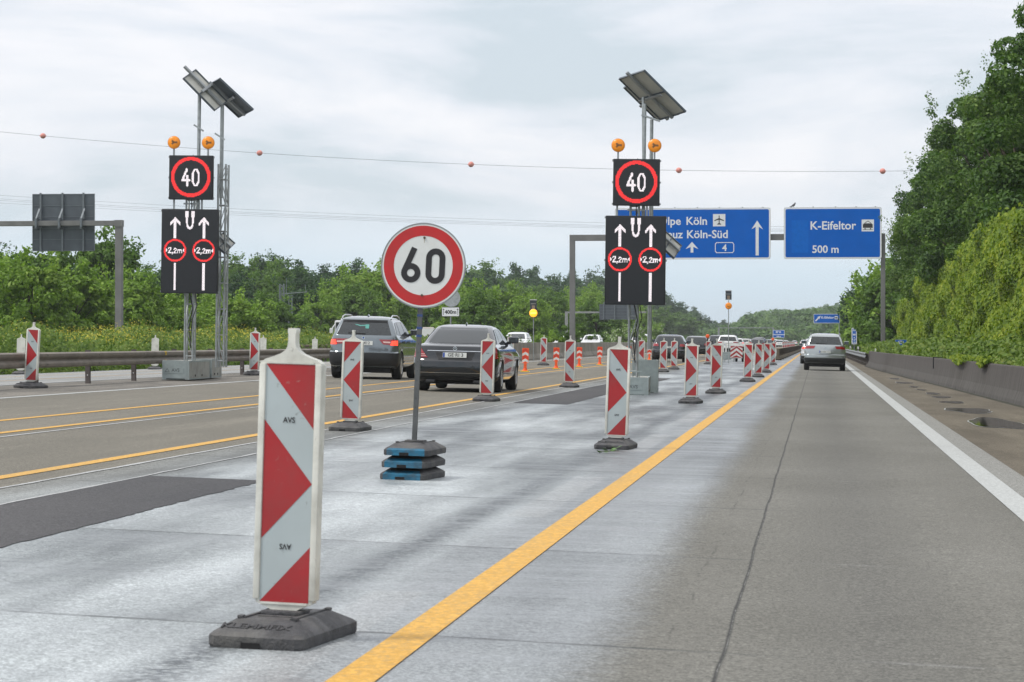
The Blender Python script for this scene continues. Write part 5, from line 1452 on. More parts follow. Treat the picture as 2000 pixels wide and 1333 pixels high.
SED = dict(L=5.08, wr=0.335, ax=(1.10, 4.135), tw=0.925, head=0.66,
  lv=[(0.20, 0.26, 4.80, 0.78, 0.20, 0.03), (0.26, 0.10, 4.95, 0.87, 0.24, 0.05), (0.36, 0.02, 5.03, 0.915, 0.28, 0.06), (0.52, 0.0, 5.07, 0.93, 0.30, 0.07), (0.66, 0.01, 5.08, 0.938, 0.30, 0.07), (0.70, 0.05, 5.06, 0.938, 0.30, 0.07),
      (0.76, 0.07, 5.0, 0.935, 0.28, 0.07), (0.84, 0.085, 4.78, 0.925, 0.28, 0.07), (0.92, 0.10, 4.40, 0.905, 0.28, 0.07), (0.985, 0.12, 4.00, 0.875, 0.28, 0.07), (1.01, 0.17, 3.82, 0.85, 0.27, 0.07), (1.03, 0.50, 3.72, 0.825, 0.25, 0.06), (1.045, 0.78, 3.65, 0.81, 0.22, 0.05),
      (1.20, 1.08, 3.28, 0.74, 0.20, 0.05), (1.36, 1.42, 2.92, 0.655, 0.18, 0.05), (1.42, 1.62, 2.75, 0.61, 0.18, 0.04), (1.455, 1.85, 2.55, 0.52, 0.18, 0.03), (1.475, 2.10, 2.30, 0.36, 0.15, 0.02)],
  bump=(0.215, 0.33), cladding=True, glass=(1.055, 1.405), ws=(1.06, 1.40),
  side=[[(1.05, 1.06), (1.55, 1.06), (1.80, 1.37), (1.62, 1.37)], [(1.60, 1.06), (2.50, 1.06), (2.48, 1.385), (1.86, 1.385)], [(2.56, 1.06), (3.42, 1.06), (2.78, 1.385), (2.54, 1.385)]],
  tail=[[(0.60, 0.735), (0.925, 0.735), (0.905, 0.86), (0.70, 0.86)], [(0.70, 0.86), (0.905, 0.86), (0.875, 0.975), (0.785, 0.985)]], tailside=None,
  tailstrip=[[(0.66, 0.80), (0.92, 0.80), (0.918, 0.812), (0.668, 0.812)], [(0.635, 0.762), (0.925, 0.762), (0.923, 0.772), (0.642, 0.772)]], lit=[],
  plate=0.80, ptilt=6, recess='dark', recess_q=[(-0.36, 0.695), (0.36, 0.695), (0.45, 0.865), (-0.45, 0.865)], mirror=3.28)
SUV = dict(L=4.57, wr=0.36, ax=(0.90, 3.70), tw=0.925, head=0.82,
  lv=[(0.27, 0.28, 4.25, 0.80, 0.18, 0.03), (0.34, 0.10, 4.42, 0.88, 0.22, 0.05), (0.44, 0.02, 4.50, 0.92, 0.25, 0.06), (0.60, 0.0, 4.55, 0.93, 0.26, 0.07), (0.70, 0.01, 4.57, 0.93, 0.26, 0.07), (0.735, 0.075, 4.56, 0.92, 0.26, 0.07),
      (0.85, 0.085, 4.52, 0.925, 0.25, 0.07), (0.95, 0.10, 4.40, 0.92, 0.24, 0.07), (1.02, 0.115, 4.0, 0.905, 0.24, 0.07), (1.08, 0.13, 3.50, 0.885, 0.22, 0.06), (1.13, 0.15, 3.22, 0.865, 0.20, 0.05), (1.16, 0.165, 3.15, 0.85, 0.18, 0.05),
      (1.36, 0.27, 2.80, 0.775, 0.17, 0.05), (1.52, 0.37, 2.48, 0.705, 0.16, 0.05), (1.58, 0.42, 2.32, 0.67, 0.16, 0.05), (1.63, 0.55, 2.1, 0.60, 0.16, 0.04), (1.66, 0.80, 1.85, 0.48, 0.16, 0.03), (1.675, 1.1, 1.6, 0.32, 0.14, 0.02)],
  bump=(0.285, 0.70), glass=(1.17, 1.52), ws=(1.19, 1.54), wiper=True,
  side=[[(0.50, 1.19), (1.02, 1.17), (1.10, 1.52), (0.78, 1.50)], [(1.10, 1.17), (1.95, 1.17), (1.92, 1.545), (1.16, 1.53)], [(2.02, 1.17), (2.92, 1.17), (2.30, 1.53), (1.98, 1.545)]],
  tail=[[(0.53, 0.93), (0.90, 0.90), (0.885, 1.06), (0.42, 1.055)]], tailside=[(0.50, 0.91), (0.68, 0.95), (0.60, 1.06), (0.50, 1.06)],
  tailstrip=[[(0.55, 0.965), (0.72, 0.96), (0.72, 1.0), (0.52, 1.005)]], lit=[[(0.72, 0.905), (0.905, 0.90), (0.895, 1.03), (0.76, 1.02)]],
  plate=0.955, ptilt=8, recess='paint', recess_q=[(-0.44, 0.86), (0.44, 0.86), (0.36, 1.03), (-0.36, 1.03)], mirror=2.78)
HATCH = dict(SED, L=4.3, ax=(0.75, 3.35), mirror=2.5,
  lv=[(0.22, 0.26, 4.05, 0.76, 0.20, 0.03), (0.30, 0.06, 4.20, 0.86, 0.24, 0.05), (0.45, 0.0, 4.28, 0.89, 0.26, 0.06), (0.62, 0.0, 4.30, 0.90, 0.26, 0.07), (0.68, 0.06, 4.28, 0.90, 0.26, 0.07),
      (0.82, 0.08, 4.10, 0.895, 0.25, 0.07), (0.92, 0.10, 3.60, 0.87, 0.25, 0.07), (0.98, 0.13, 3.25, 0.84, 0.22, 0.06), (1.01, 0.16, 3.12, 0.82, 0.20, 0.05),
      (1.20, 0.28, 2.75, 0.75, 0.18, 0.05), (1.36, 0.42, 2.42, 0.68, 0.17, 0.05), (1.42, 0.55, 2.25, 0.63, 0.16, 0.04), (1.46, 0.80, 2.0, 0.52, 0.16, 0.03), (1.48, 1.1, 1.7, 0.34, 0.14, 0.02)],
  bump=(0.235, 0.45), glass=(1.02, 1.36), ws=(1.04, 1.38),
  side=[[(0.55, 1.05), (1.5, 1.04), (1.5, 1.37), (0.80, 1.34)], [(1.56, 1.04), (2.70, 1.04), (2.2, 1.37), (1.56, 1.37)]],
  tail=[[(0.56, 0.84), (0.86, 0.84), (0.84, 0.98), (0.60, 0.98)]], tailside=[(0.46, 0.85), (0.62, 0.88), (0.58, 0.97), (0.46, 0.97)], tailstrip=[], lit=[[(0.62, 0.87), (0.84, 0.87), (0.83, 0.96), (0.64, 0.96)]],
  plate=0.80, recess_q=[(-0.30, 0.73), (0.30, 0.73), (0.30, 0.87), (-0.30, 0.87)])

def stand(t, X, y, yaw=0.0):
    t.location = (X, y, gz(X) + 0.004); t.rotation_euler = (0, TILT, R(yaw)); return t
# grey off-road estate in the outer lane
pg = carpaint('silver_grey_paint', (0.19, 0.22, 0.24), metal=0.6)
t, Bd = car('offroad_car', 'grey off-road car with lit brake lights and roof rails, left of the black saloon', 'car', SUV, pg, plate='KV 412', brake=True)
stand(t, -12.0, 74.5, 0.0)
for sg in (-1, 1):
    b = MB().m(m_chrome); pts = [(sg*0.66, 0.62, 1.60), (sg*0.655, 0.72, 1.665), (sg*0.64, 1.0, 1.70), (sg*0.63, 1.8, 1.70), (sg*0.64, 2.15, 1.66), (sg*0.65, 2.25, 1.60)]; b.path(pts, 0.018, 8); b.build('roof_rail', None, t, smooth=60)
b = MB().m(m_plastic); b.add([Bd.rear(x, z, 0.05 if z > 1.54 else 0.012) for z in (1.50, 1.56) for x in np.linspace(-0.60, 0.60, 9)], [(i, i+1, 9+i+1, 9+i) for i in range(8)]); b.build('spoiler', None, t, smooth=60)
b = MB().m(pg); b.prism([(-0.03, 1.67), (0.03, 1.67), (0.0, 1.725)], 0.85, 1.0); b.build('antenna_fin', None, t)
b = MB().m(mat('decal_dark', (0.08, 0.09, 0.10))); b.text('ddesign.de', 0.125, 0.42, 0.80, Bd.rear(0.4, 0.80, 0)[1] - 0.03, bold=0.001); b.build('lettering', None, t)
b = MB().m(m_chrome); b.disc(0, 1.095, 0.042, Bd.rear(0, 1.095)[1] - 0.012, 20); b.m(m_euro).disc(0, 1.095, 0.024, Bd.rear(0, 1.095)[1] - 0.014, 16); b.build('badge', None, t)
b = MB().m(mat('teal_cloth', (0.10, 0.33, 0.29), rough=0.8)); yb = lambda x, z: Bd.rear(x, z, 0.009)
b.add([yb(-0.28, 1.45), yb(-0.05, 1.43), yb(0.12, 1.45), yb(0.12, 1.34), yb(0.03, 1.34), yb(0.02, 1.41), yb(-0.12, 1.40)], [(0, 6, 5, 2), (5, 4, 3, 2)]); b.build('hanging_cloth', None, t)
for sg in (-1, 1):
    b = MB().m(m_chrome); Bd.spatch(b, [(1.28, 0.42), (3.28, 0.42), (3.28, 0.47), (1.28, 0.47)], sg, 0.03, 6, 1); b.build('sill_strip', None, t)
    for yy in (1.08, 1.98): b = MB().m(m_plastic); Bd.spatch(b, [(yy, 0.50), (yy + 0.012, 0.50), (yy + 0.012, 1.15), (yy, 1.15)], sg, 0.004, 1, 6); b.build('door_gap', None, t)
    for yy in (1.25, 2.15): b = MB().m(m_plastic); b.box(sg*0.93 - 0.02, sg*0.93 + 0.02, yy, yy + 0.16, 0.99, 1.02); b.build('door_handle', None, t)

# black saloon
pk = carpaint('black_blue_paint', (0.002, 0.005, 0.009), metal=0.0, rough=0.12)
t, Bd = car('saloon_car', 'black saloon car seen from behind, right of the grey off-road car', 'car', SED, pk, plate='GE·RI 3')
stand(t, -7.85, 61.25, 0.0)
b = MB().m(m_chrome); Bd.rpatch(b, [(-0.62, 0.878), (0.62, 0.878), (0.60, 0.892), (-0.60, 0.892)], 0.016, 14, 1); Bd.rpatch(b, [(-0.78, 0.405), (0.78, 0.405), (0.78, 0.413), (-0.78, 0.413)], 0.016, 14, 1)
b.build('chrome_strip', None, t)
b = MB().m(m_chrome); y_ = Bd.rear(0, 0.94)[1] - 0.014; b.disc(0, 0.94, 0.045, y_, 28, 0.037)
for a in (90, 210, 330): b.ribbon([(0, 0.94), (0.038*math.cos(R(a)), 0.94 + 0.038*math.sin(R(a)))], 0.008, y_)
b.build('badge', None, t)
b = MB().m(m_plastic)
for sg in (-1, 1): Bd.rpatch(b, [(-0.22 + sg*0.5, 0.24), (0.22 + sg*0.5, 0.24), (0.2 + sg*0.5, 0.30), (-0.2 + sg*0.5, 0.30)], 0.02, 4, 1); b.box(sg*0.52-0.10, sg*0.52+0.10, 0.05, 0.35, 0.19, 0.26, c=0.02)
for sg in (-1, 1):
    for yy in (1.72, 2.52): Bd.spatch(b, [(yy, 0.35), (yy + 0.01, 0.35), (yy + 0.01, 1.03), (yy, 1.03)], sg, 0.003, 1, 6)
b.build('rear_valance', None, t)
b = MB().m(pk); b.prism([(-0.02, 1.472), (0.02, 1.472), (0.0, 1.53)], 2.0, 2.1); b.build('antenna_fin', None, t)

# silver car ahead in our lane
ps = carpaint('light_silver_paint', (0.38, 0.41, 0.42), metal=0.6)
SUV2 = dict(SUV, tail=[[(0.50, 0.98), (0.90, 0.96), (0.875, 1.09), (0.44, 1.10)]], recess_q=[(-0.42, 0.77), (0.42, 0.77), (0.55, 0.92), (-0.55, 0.92)], plate=0.84, lit=[], tailstrip=[], bump=(0.285, 0.56), recess='paint')
t, Bd = car('family_car', 'silver high family car driving ahead in the right lane', 'car', SUV2, ps, plate='K·NN 153')
stand(t, 0.33, 128.5, 0.0)
b = MB().m(m_chrome); b.disc(0, 1.03, 0.05, Bd.rear(0, 1.03)[1] - 0.012, 20)
b.build('badge', None, t)
for sg in (-1, 1): b = MB().m(m_alu); b.path([(sg*0.66, 0.62, 1.60), (sg*0.655, 0.72, 1.655), (sg*0.64, 2.0, 1.68), (sg*0.65, 2.25, 1.60)], 0.015, 6); b.build('roof_rail', None, t)
t2, _ = car('family_car', 'pale car mostly hidden in front of the silver family car', 'car', HATCH, carpaint('pale_paint', (0.55, 0.55, 0.55)), near=False, brake=True); stand(t2, -0.05, 165, 0)

# the queue of traffic
pd = carpaint('dark_anthracite', (0.03, 0.033, 0.038)); pw = mat('white_car_paint', (0.68, 0.69, 0.69), rough=0.25, coat=1.0, var=0.02); pk2 = carpaint('solid_black', (0.012, 0.013, 0.015), metal=0.1); pb = carpaint('mid_blue_grey', (0.10, 0.13, 0.17))
QG = 'cars queueing in the lanes beyond the beacons'
t, _ = car('queue_car', 'dark hatchback with bright rear window behind the pair of left-pointing beacons', 'car', HATCH, pd, near=True, plate='K TE 81', group=QG); stand(t, -7.95, 153)
c2, _ = car('queue_car', 'black hatchback in front of the dark one, behind the beacon with orange lamp', 'car', HATCH, pk2, near=False, group=QG); stand(c2, -8.35, 197)
c3, _ = car('queue_car', 'white high estate car with roof rails behind the chevron trailer', 'car', SUV2, pw, near=False, group=QG); stand(c3, -7.45, 238)
c4, _ = car('queue_car', 'dark grey high car left of the white estate car', 'car', SUV2, pd, near=False, brake=True, group=QG); stand(c4, -9.4, 268)
c5, _ = car('queue_car', 'white hatchback farther up the queue', 'car', HATCH, pw, near=False, brake=True, group=QG); stand(c5, -10.6, 425)
c6, _ = car('queue_car', 'blue-grey hatchback farther up the queue', 'car', HATCH, pb, near=False, group=QG); stand(c6, -10.5, 470)
def qd(src, X, y, lab):
    c = dup(src); stand(c, X, y); c['label'] = lab
qd(c5, -9.3, 330, 'white hatchback right of the white estate car')
qd(c4, -9.9, 512, 'dark high car in the middle of the distant queue'); qd(c5, -9.7, 560, 'pale hatchback in the distant queue, left of the small blue sign')
qd(c3, -9.3, 610, 'white high car in the distant queue below the small blue sign'); qd(c6, -8.7, 655, 'blue-grey car in the distant queue right of the small blue sign')
qd(c5, -8.4, 760, 'tiny white car near the end of the visible queue'); qd(c3, -3.2, 690, 'tiny white car left of the silver family car'); qd(c2, -6.9, 330, 'black hatchback half hidden right of the white estate car')
qd(c5, -6.8, 860, 'tiny pale car at the far end of the queue'); qd(c6, -12.4, 395, 'blue-grey hatchback left of the distant white ones')
qd(c2, -9.6, 292, 'black hatchback just ahead of the dark grey high car'); qd(c5, -11.3, 372, 'white hatchback at the left of the distant queue'); qd(c4, -7.6, 372, 'dark high car behind the small right-hand hatchbacks of the queue')
qd(c6, -7.4, 450, 'blue-grey car in the nearer lane of the distant queue'); qd(c5, -7.0, 530, 'white car in the nearer lane of the distant queue')
# oncoming traffic beyond the median
OG = 'vehicles on the opposite carriageway'
def onc(src, X, y, lab):
    c = dup(src); c.location = (X, y, gz(X) + 0.004); c.rotation_euler = (0, 0, math.pi); c['label'] = lab; c['group'] = OG
onc(c3, -21.3, 272, 'white oncoming car left of the flowering bush beyond the median'); onc(c3, -21.4, 205, 'pale oncoming car just right of the black saloon roof'); onc(c5, -21.6, 245, 'white oncoming car roof showing over median bushes')
onc(c6, -24.8, 168, 'oncoming car roof peeping beside the far left beacon')
VAN = dict(SUV2, L=5.2, wr=0.33, ax=(1.0, 4.2), head=0.8, mirror=4.0,
  lv=[(0.25, 0.10, 5.0, 0.88, 0.12, 0.02), (0.40, 0.0, 5.15, 0.95, 0.12, 0.02), (0.80, 0.0, 5.2, 0.96, 0.12, 0.02), (1.00, 0.02, 5.0, 0.96, 0.12, 0.02), (1.15, 0.02, 4.55, 0.95, 0.12, 0.03), (1.60, 0.04, 4.05, 0.88, 0.12, 0.03), (1.85, 0.08, 3.8, 0.84, 0.12, 0.03), (1.93, 0.25, 3.5, 0.72, 0.12, 0.02)],
  glass=(1.2, 1.7), ws=(1.18, 1.80), side=[[(2.9, 1.2), (4.1, 1.2), (3.75, 1.7), (2.9, 1.7)]], tail=[[(0.80, 0.9), (0.92, 0.9), (0.88, 1.3), (0.78, 1.3)]], tailside=None, recess=None, bump=(0.27, 0.42))
v1, _ = car('van', 'white oncoming van seen between the legs of the right tower', 'van', VAN, pw, near=False, group=OG); v1.location = (-21.6, 352, gz(-21.6)); v1.rotation_euler = (0, 0, math.pi)
v2 = dup(v1); v2.location = (-20.4, 385, gz(-20.4)); v2['label'] = 'white oncoming van right of the right tower legs'
# coach behind the grey car
pc = mat('coach_white', (0.62, 0.64, 0.64), rough=0.3, coat=0.6, var=0.03)
t = thing('coach', 'white coach front with dark windscreen, half hidden left behind the grey off-road car', 'coach', (-34.75, 210, -0.15), (0, 0, 0))
b = MB().m(pc).box(-1.15, 1.15, 0, 9.5, 0.35, 3.05, c=0.16); b.box(-0.8, 0.6, 0.8, 5, 3.0, 3.22, c=0.08); b.build('body', None, t, smooth=35)
b = MB().m(m_glass).box(-1.02, 1.02, -0.012, 0.02, 1.25, 2.90, c=0.01); b.build('windscreen', None, t)
b = MB().m(m_signwhite).text('Rheinland', 0.30, -0.20, 2.72, -0.016, bold=0.01); b.build('lettering', None, t)
for sg in (-1, 1):
    b = MB().m(pc).box(sg*1.32-0.13, sg*1.32+0.13, -0.35, -0.15, 1.75, 2.45, c=0.05); b.tube((sg*1.1, 0.05, 2.75), (sg*1.3, -0.2, 2.4), 0.04); b.build('mirror', None, t)
    b = MB().m(m_glass).box(sg*1.152-0.004, sg*1.152+0.004, 0.4, 9.2, 1.7, 2.7); b.build('side_window', None, t)
    b = MB().m(m_signwhite).box(sg*0.85-0.15, sg*0.85+0.15, -0.02, 0.05, 0.6, 0.8, c=0.01); b.build('headlight', None, t)
    for y_ in (1.6, 7.4): wheel(t, sg*1.14, y_, 0.45, 0.28, False)
# caravan
t = thing('caravan', 'white caravan with a grey window behind the pole of the 60 sign', 'caravan', (-33.8, 246, -0.05), (0, 0, 0))
b = MB().m(mat('caravan_white', (0.66, 0.67, 0.66), rough=0.35, var=0.04)).prism([(-1.08, 0.4), (1.08, 0.4), (1.10, 1.9), (1.02, 2.50), (-1.02, 2.50), (-1.10, 1.9)], 0, 5.2); b.build('body', None, t, smooth=30)
b = MB().m(mat('caravan_band', (0.33, 0.34, 0.36))).box(-0.75, 0.55, -0.02, 0.01, 1.15, 1.80, c=0.008); b.build('window', None, t)
b = MB().m(mat('caravan_beige', (0.55, 0.50, 0.44))).box(-0.5, 0.4, 0.5, 1.3, 2.5, 2.62, c=0.02); b.build('roof_hatch', None, t)
for sg in (-1, 1): wheel(t, sg*0.98, 2.8, 0.32, 0.2, False)
# low railing beyond the opposite road
t, _ = guard_rail('low brown railing on the far verge behind the beacon backs', lambda y: -27.6, 150, 215, mat('rail_brown_far', (0.17, 0.12, 0.09), rough=0.8), m_railpost, step=2.0, zc=0.95, limit=33, ny=8)
# ------------------------------------------------------------------ vegetation
def leafmat(name, cols, rough=0.55, big=0.5, trans=0.25):
    m, b, n = newmat(name)
    geo = ND(m, 'ShaderNodeNewGeometry')
    r = ND(m, 'ShaderNodeValToRGB'); el = r.color_ramp.elements
    el[0].position = 0.0; el[0].color = (*cols[0], 1); el[1].position = 1.0; el[1].color = (*cols[-1], 1)
    for i, c in enumerate(cols[1:-1]): x = el.new((i + 1) / (len(cols) - 1)); x.color = (*c, 1)
    tc = ND(m, 'ShaderNodeTexCoord').outputs['Object']
    f = n.math('ADD', n.math('MULTIPLY', geo.outputs['Random Per Island'], 0.55), n.rng(n.noise(tc, big, 4, 0.6), 0.3, 0.7, -0.05, 0.5))
    LK(m, f, r.inputs[0])
    LK(m, r.outputs[0], b.inputs['Base Color'])
    b.inputs['Roughness'].default_value = rough; b.inputs['Specular IOR Level'].default_value = 0.25
    tr = ND(m, 'ShaderNodeBsdfTranslucent'); mx = ND(m, 'ShaderNodeMixShader'); mx.inputs[0].default_value = trans
    v = ND(m, 'ShaderNodeMixRGB'); v.blend_type = 'MULTIPLY'; v.inputs[0].default_value = 1; v.inputs[2].default_value = (1.3, 1.5, 0.6, 1)
    LK(m, r.outputs[0], v.inputs[1]); LK(m, v.outputs[0], tr.inputs[0])
    LK(m, b.outputs[0], mx.inputs[1]); LK(m, tr.outputs[0], mx.inputs[2])
    LK(m, mx.outputs[0], m.node_tree.nodes['Material Output'].inputs['Surface'])
    return m
L_dark = leafmat('foliage_dark', [(0.013, 0.038, 0.018), (0.027, 0.068, 0.026), (0.048, 0.103, 0.034), (0.08, 0.14, 0.045)], big=0.4)
L_tall = leafmat('foliage_tall', [(0.022, 0.058, 0.016), (0.054, 0.115, 0.023), (0.10, 0.18, 0.035), (0.17, 0.25, 0.06)], big=0.55)
L_tall2 = leafmat('foliage_tall_light', [(0.028, 0.066, 0.016), (0.065, 0.13, 0.022), (0.12, 0.20, 0.034), (0.19, 0.26, 0.06)], big=0.55)
L_mid = leafmat('foliage_mid', [(0.038, 0.085, 0.016), (0.080, 0.155, 0.026), (0.13, 0.225, 0.040), (0.18, 0.27, 0.06)], big=0.35)
L_light = leafmat('foliage_light', [(0.075, 0.15, 0.020), (0.15, 0.255, 0.034), (0.22, 0.34, 0.05), (0.29, 0.38, 0.08)], big=0.35)
L_ivy = leafmat('foliage_ivy', [(0.035, 0.085, 0.010), (0.115, 0.185, 0.014), (0.20, 0.27, 0.018), (0.30, 0.33, 0.030)], big=0.45)
L_grass = leafmat('foliage_verge', [(0.045, 0.085, 0.015), (0.10, 0.17, 0.026), (0.16, 0.235, 0.038), (0.22, 0.25, 0.06)], big=0.6)
m_bark = mat('bark', (0.07, 0.055, 0.04), rough=0.95, var=0.4, vs=8)
m_yflow = mat('yellow_blossom', (0.50, 0.45, 0.03), rough=0.6, var=0.2)
m_wflow = mat('white_blossom', (0.55, 0.60, 0.42), rough=0.6, var=0.15)
RS = np.random.RandomState(11)
def leaf_object(name, pts, nrm, size, m, parent=None, loc=None, rs=RS, asp=0.55, sd=0.6, extra=None):
    """many leaf-sized quads; pts (N,3), nrm (N,3) preferred facing, size (N,)"""
    N = len(pts)
    d = nrm + rs.normal(0, sd, (N, 3)); d /= np.linalg.norm(d, axis=1)[:, None] + 1e-9
    a = np.cross(d, rs.normal(0, 1, (N, 3))); a /= np.linalg.norm(a, axis=1)[:, None] + 1e-9
    c = np.cross(d, a); s = size[:, None]
    V = np.empty((N, 4, 3)); fold = d * s * 0.18
    V[:, 0] = pts - a * s; V[:, 1] = pts - c * s * asp + fold; V[:, 2] = pts + a * s; V[:, 3] = pts + c * s * asp + fold
    me = bpy.data.meshes.new(name)
    me.vertices.add(N * 4); me.vertices.foreach_set('co', V.astype(np.float32).ravel())
    me.loops.add(N * 4); me.loops.foreach_set('vertex_index', np.arange(N * 4, dtype=np.int32))
    me.polygons.add(N); me.polygons.foreach_set('loop_start', np.arange(0, N * 4, 4, dtype=np.int32)); me.polygons.foreach_set('loop_total', np.full(N, 4, dtype=np.int32))
    for q in (m if isinstance(m, list) else [m]): me.materials.append(q)
    if extra is not None: me.polygons.foreach_set('material_index', extra.astype(np.int32))
    me.update(calc_edges=True)
    o = bpy.data.objects.new(name, me); COL.objects.link(o)
    if parent: o.parent = parent
    if loc is not None: o.location = loc
    return o
def crown_cloud(rs, H, W, base, n_clump, n_leaf, leaf, shape='round', squash=0.8):
    """leaf clumps spread through a crown envelope"""
    P, Nn, S = [], [], []; C = []
    tries = 0
    while len(C) < n_clump and tries < 20000:
        tries += 1
        t = rs.uniform(0, 1) ** 0.8; z = base + (H - base) * t
        if shape == 'round': rr = W * math.sqrt(max(0.0, 1 - (2 * t - 0.85) ** 2 / 1.4)) 
        elif shape == 'cone': rr = W * (1.05 - t) ** 0.8
        else: rr = W * (0.75 + 0.25 * math.sin(t * 9)) * (1 if t < 0.75 else (1.15 - t) / 0.4)
        a = rs.uniform(0, 2 * math.pi); r = rr * math.sqrt(rs.uniform(0.12, 1.0)); cr = W * rs.uniform(0.11, 0.27) * (1.2 - 0.5 * t)
        C.append((r * math.cos(a), r * math.sin(a), z, cr))
    w = np.array([c[3] ** 2 for c in C]); w /= w.sum()
    for c, f in zip(C, w):
        k = max(12, int(n_leaf * f)); v = rs.normal(0, 1, (k, 3)); v /= np.linalg.norm(v, axis=1)[:, None]
        v[:, 2] = np.where(v[:, 2] < -0.8, -v[:, 2], v[:, 2])
        q = c[3] * (rs.uniform(0.35, 1.0, k) ** 0.35) * rs.uniform(0.9, 1.12, k)
        P.append(np.array(c[:3]) + v * q[:, None] * np.array([1, 1, squash])); Nn.append(v + np.array([0, 0, 0.35])); S.append(leaf * rs.uniform(0.6, 1.35, k))
    for _ in range(int(n_clump * 0.9)):
        c = C[rs.randint(len(C))]; d = np.array([c[0], c[1], (c[2] - base) * 0.7]) + rs.normal(0, 0.3, 3); d /= np.linalg.norm(d) + 1e-9; d[2] = abs(d[2]) * 0.8 + 0.2
        k = 26; q = rs.uniform(0.5, 1.0, k) ** 0.7 * W * rs.uniform(0.25, 0.5)
        P.append(np.array(c[:3]) + d * q[:, None] + rs.normal(0, leaf * 1.1, (k, 3))); Nn.append(rs.normal(0, 1, (k, 3)) + [0, 0, 0.5]); S.append(leaf * rs.uniform(0.5, 1.1, k))
    return np.vstack(P), np.vstack(Nn), np.concatenate(S), C
def make_tree(name, label, seed, H, W, base, n_clump, n_leaf, leaf, m, shape='round', group=None, cat='tree'):
    rs = np.random.RandomState(seed); t = thing(name, label, cat, group=group)
    P, Nn, S, C = crown_cloud(rs, H, W, base, n_clump, n_leaf, leaf, shape)
    b = MB().m(m_bark); r0 = H * 0.018 + 0.03; pts = [(0, 0, -0.5)]
    for k in range(1, 6): pts.append((rs.normal(0, 0.05) * k, rs.normal(0, 0.05) * k, H * 0.85 * k / 5))
    for k in range(5): b.tube(pts[k], pts[k+1], r0 * (1 - k/5.5), 8, r0 * (1 - (k+1)/5.5), caps=False)
    for c in C[:14]:
        zz = max(0.4, min(H * 0.8, c[2] * 0.6)); f = zz / (H * 0.85) * 5; i = int(min(4, f)); a = Vector(pts[i]).lerp(Vector(pts[i+1]), min(1, f - i))
        b.tube(a, c[:3], r0 * 0.35, 5, r0 * 0.08, caps=False)
    b.build('trunk', None, t, smooth=60)
    leaf_object('crown', P, Nn, S, m, t, rs=rs)
    return t
def put(o, X, y, s, rz, lab=None, group=None, sz=None, z=None):
    o.location = (X, y, gz(X) - 0.15 if z is None else z); o.scale = (s, s, sz or s); o.rotation_euler = (0, 0, rz)
    if lab: o['label'] = lab
    if group: o['group'] = group
    return o
rr = random.Random(21)

# --- big dark trees above the ivy wall on the right
RG = 'tall broadleaf trees behind the ivy wall'
TR = [make_tree('broadleaf_tree', 'x', 101 + k, 13.0, 3.9, 4.2, 110, 60000, 0.088, [L_tall, L_tall, L_tall2][k], shape='col' if k == 1 else 'round') for k in range(3)]
rt = [(9.6, 64, 1.15, 'tallest tree of all at the right frame edge'), (8.2, 80, 1.02, 'tall dark tree at the right frame edge behind the yellow-green ivy'), (10.8, 90, 1.22, 'high tree top filling the upper right corner'),
      (8.3, 101, 1.05, 'dark tree second in from the right frame edge'), (12.5, 110, 1.2, 'tree top just inside the upper right corner'), (8.4, 121, 0.98, 'dark tree with ragged top left of the highest right tree'), (8.2, 141, 1.05, 'tree whose crown pokes out left at mid height on the right'),
      (10.8, 150, 1.08, 'round-topped dark tree above the middle of the ivy wall'), (8.0, 162, 1.0, 'dark tree behind the far half of the ivy wall'), (7.9, 182, 0.98, 'dark tree just right of the gantry post, upper part'), (10.5, 197, 0.85, 'tree behind the gantry post on the right'), (7.6, 207, 0.80, 'low dark tree filling beside the right gantry post')]
for k, (X, y, s, lab) in enumerate(rt):
    src = TR[k % 3]; o = src if k < 3 else dup(src); put(o, X + 1.15 - (y > 115) * 0.55, y, s, rr.uniform(0, 6.28), lab, RG, sz=s)
# --- farther right-hand tree line
TS = [make_tree('verge_tree', 'x', 140 + k, 6.5, 2.9, 0.3, 95, 18000, 0.20, [L_mid, L_light, L_dark][k]) for k in range(3)]
fr = []
y = 222
while y < 900:
    fr.append((6.3 + 0.006 * (y - 220) + rr.uniform(-0.6, 0.8), y)); y += 11 + y * 0.018
for k, (X, y) in enumerate(fr):
    o = TS[k % 3] if k < 3 else dup(TS[k % 3]); s = 0.92 + y / 1500 + rr.uniform(-0.1, 0.12)
    put(o, X, y, s, rr.uniform(0, 6.28), 'green tree in the line running away along the right verge', 'tree line along the right verge')
    if k % 2 == 0:
        o = dup(TS[(k + 1) % 3]); put(o, X + 6 + 0.01*y, y + 6, s * 1.35, rr.uniform(0, 6.28), 'taller tree in the second row behind the right verge trees', 'second tree row behind the right verge')
# --- ivy covered wall
def wall_x(y): return 5.75 + 0.25 * math.sin(y * 0.11) + (max(0, y - 150) * 0.004)
def wall_h(y): return 5.3 + 0.15 * math.sin(y * 0.21) - max(0, y - 178) * 0.045
t = thing('ivy_wall', 'long yellow-green ivy covered wall along the right shoulder', 'ivy wall')
b = MB().m(mat('wall_behind_ivy', (0.05, 0.055, 0.035), rough=0.95, var=0.4, vs=2)); V = []; ys = np.linspace(30, 208, 70)
for yy in ys:
    h = max(0.5, wall_h(yy)); V += [(wall_x(yy), yy, -0.5), (wall_x(yy) + h * 0.10, yy, h - 0.35), (wall_x(yy) + h * 0.10 + 0.5, yy, h - 0.35), (wall_x(yy) + 0.8, yy, -0.5)]
b.add(V, [(4*i + k, 4*i + (k+1) % 4, 4*i + 4 + (k+1) % 4, 4*i + 4 + k) for i in range(len(ys) - 1) for k in range(4)]); b.build('wall', None, t)
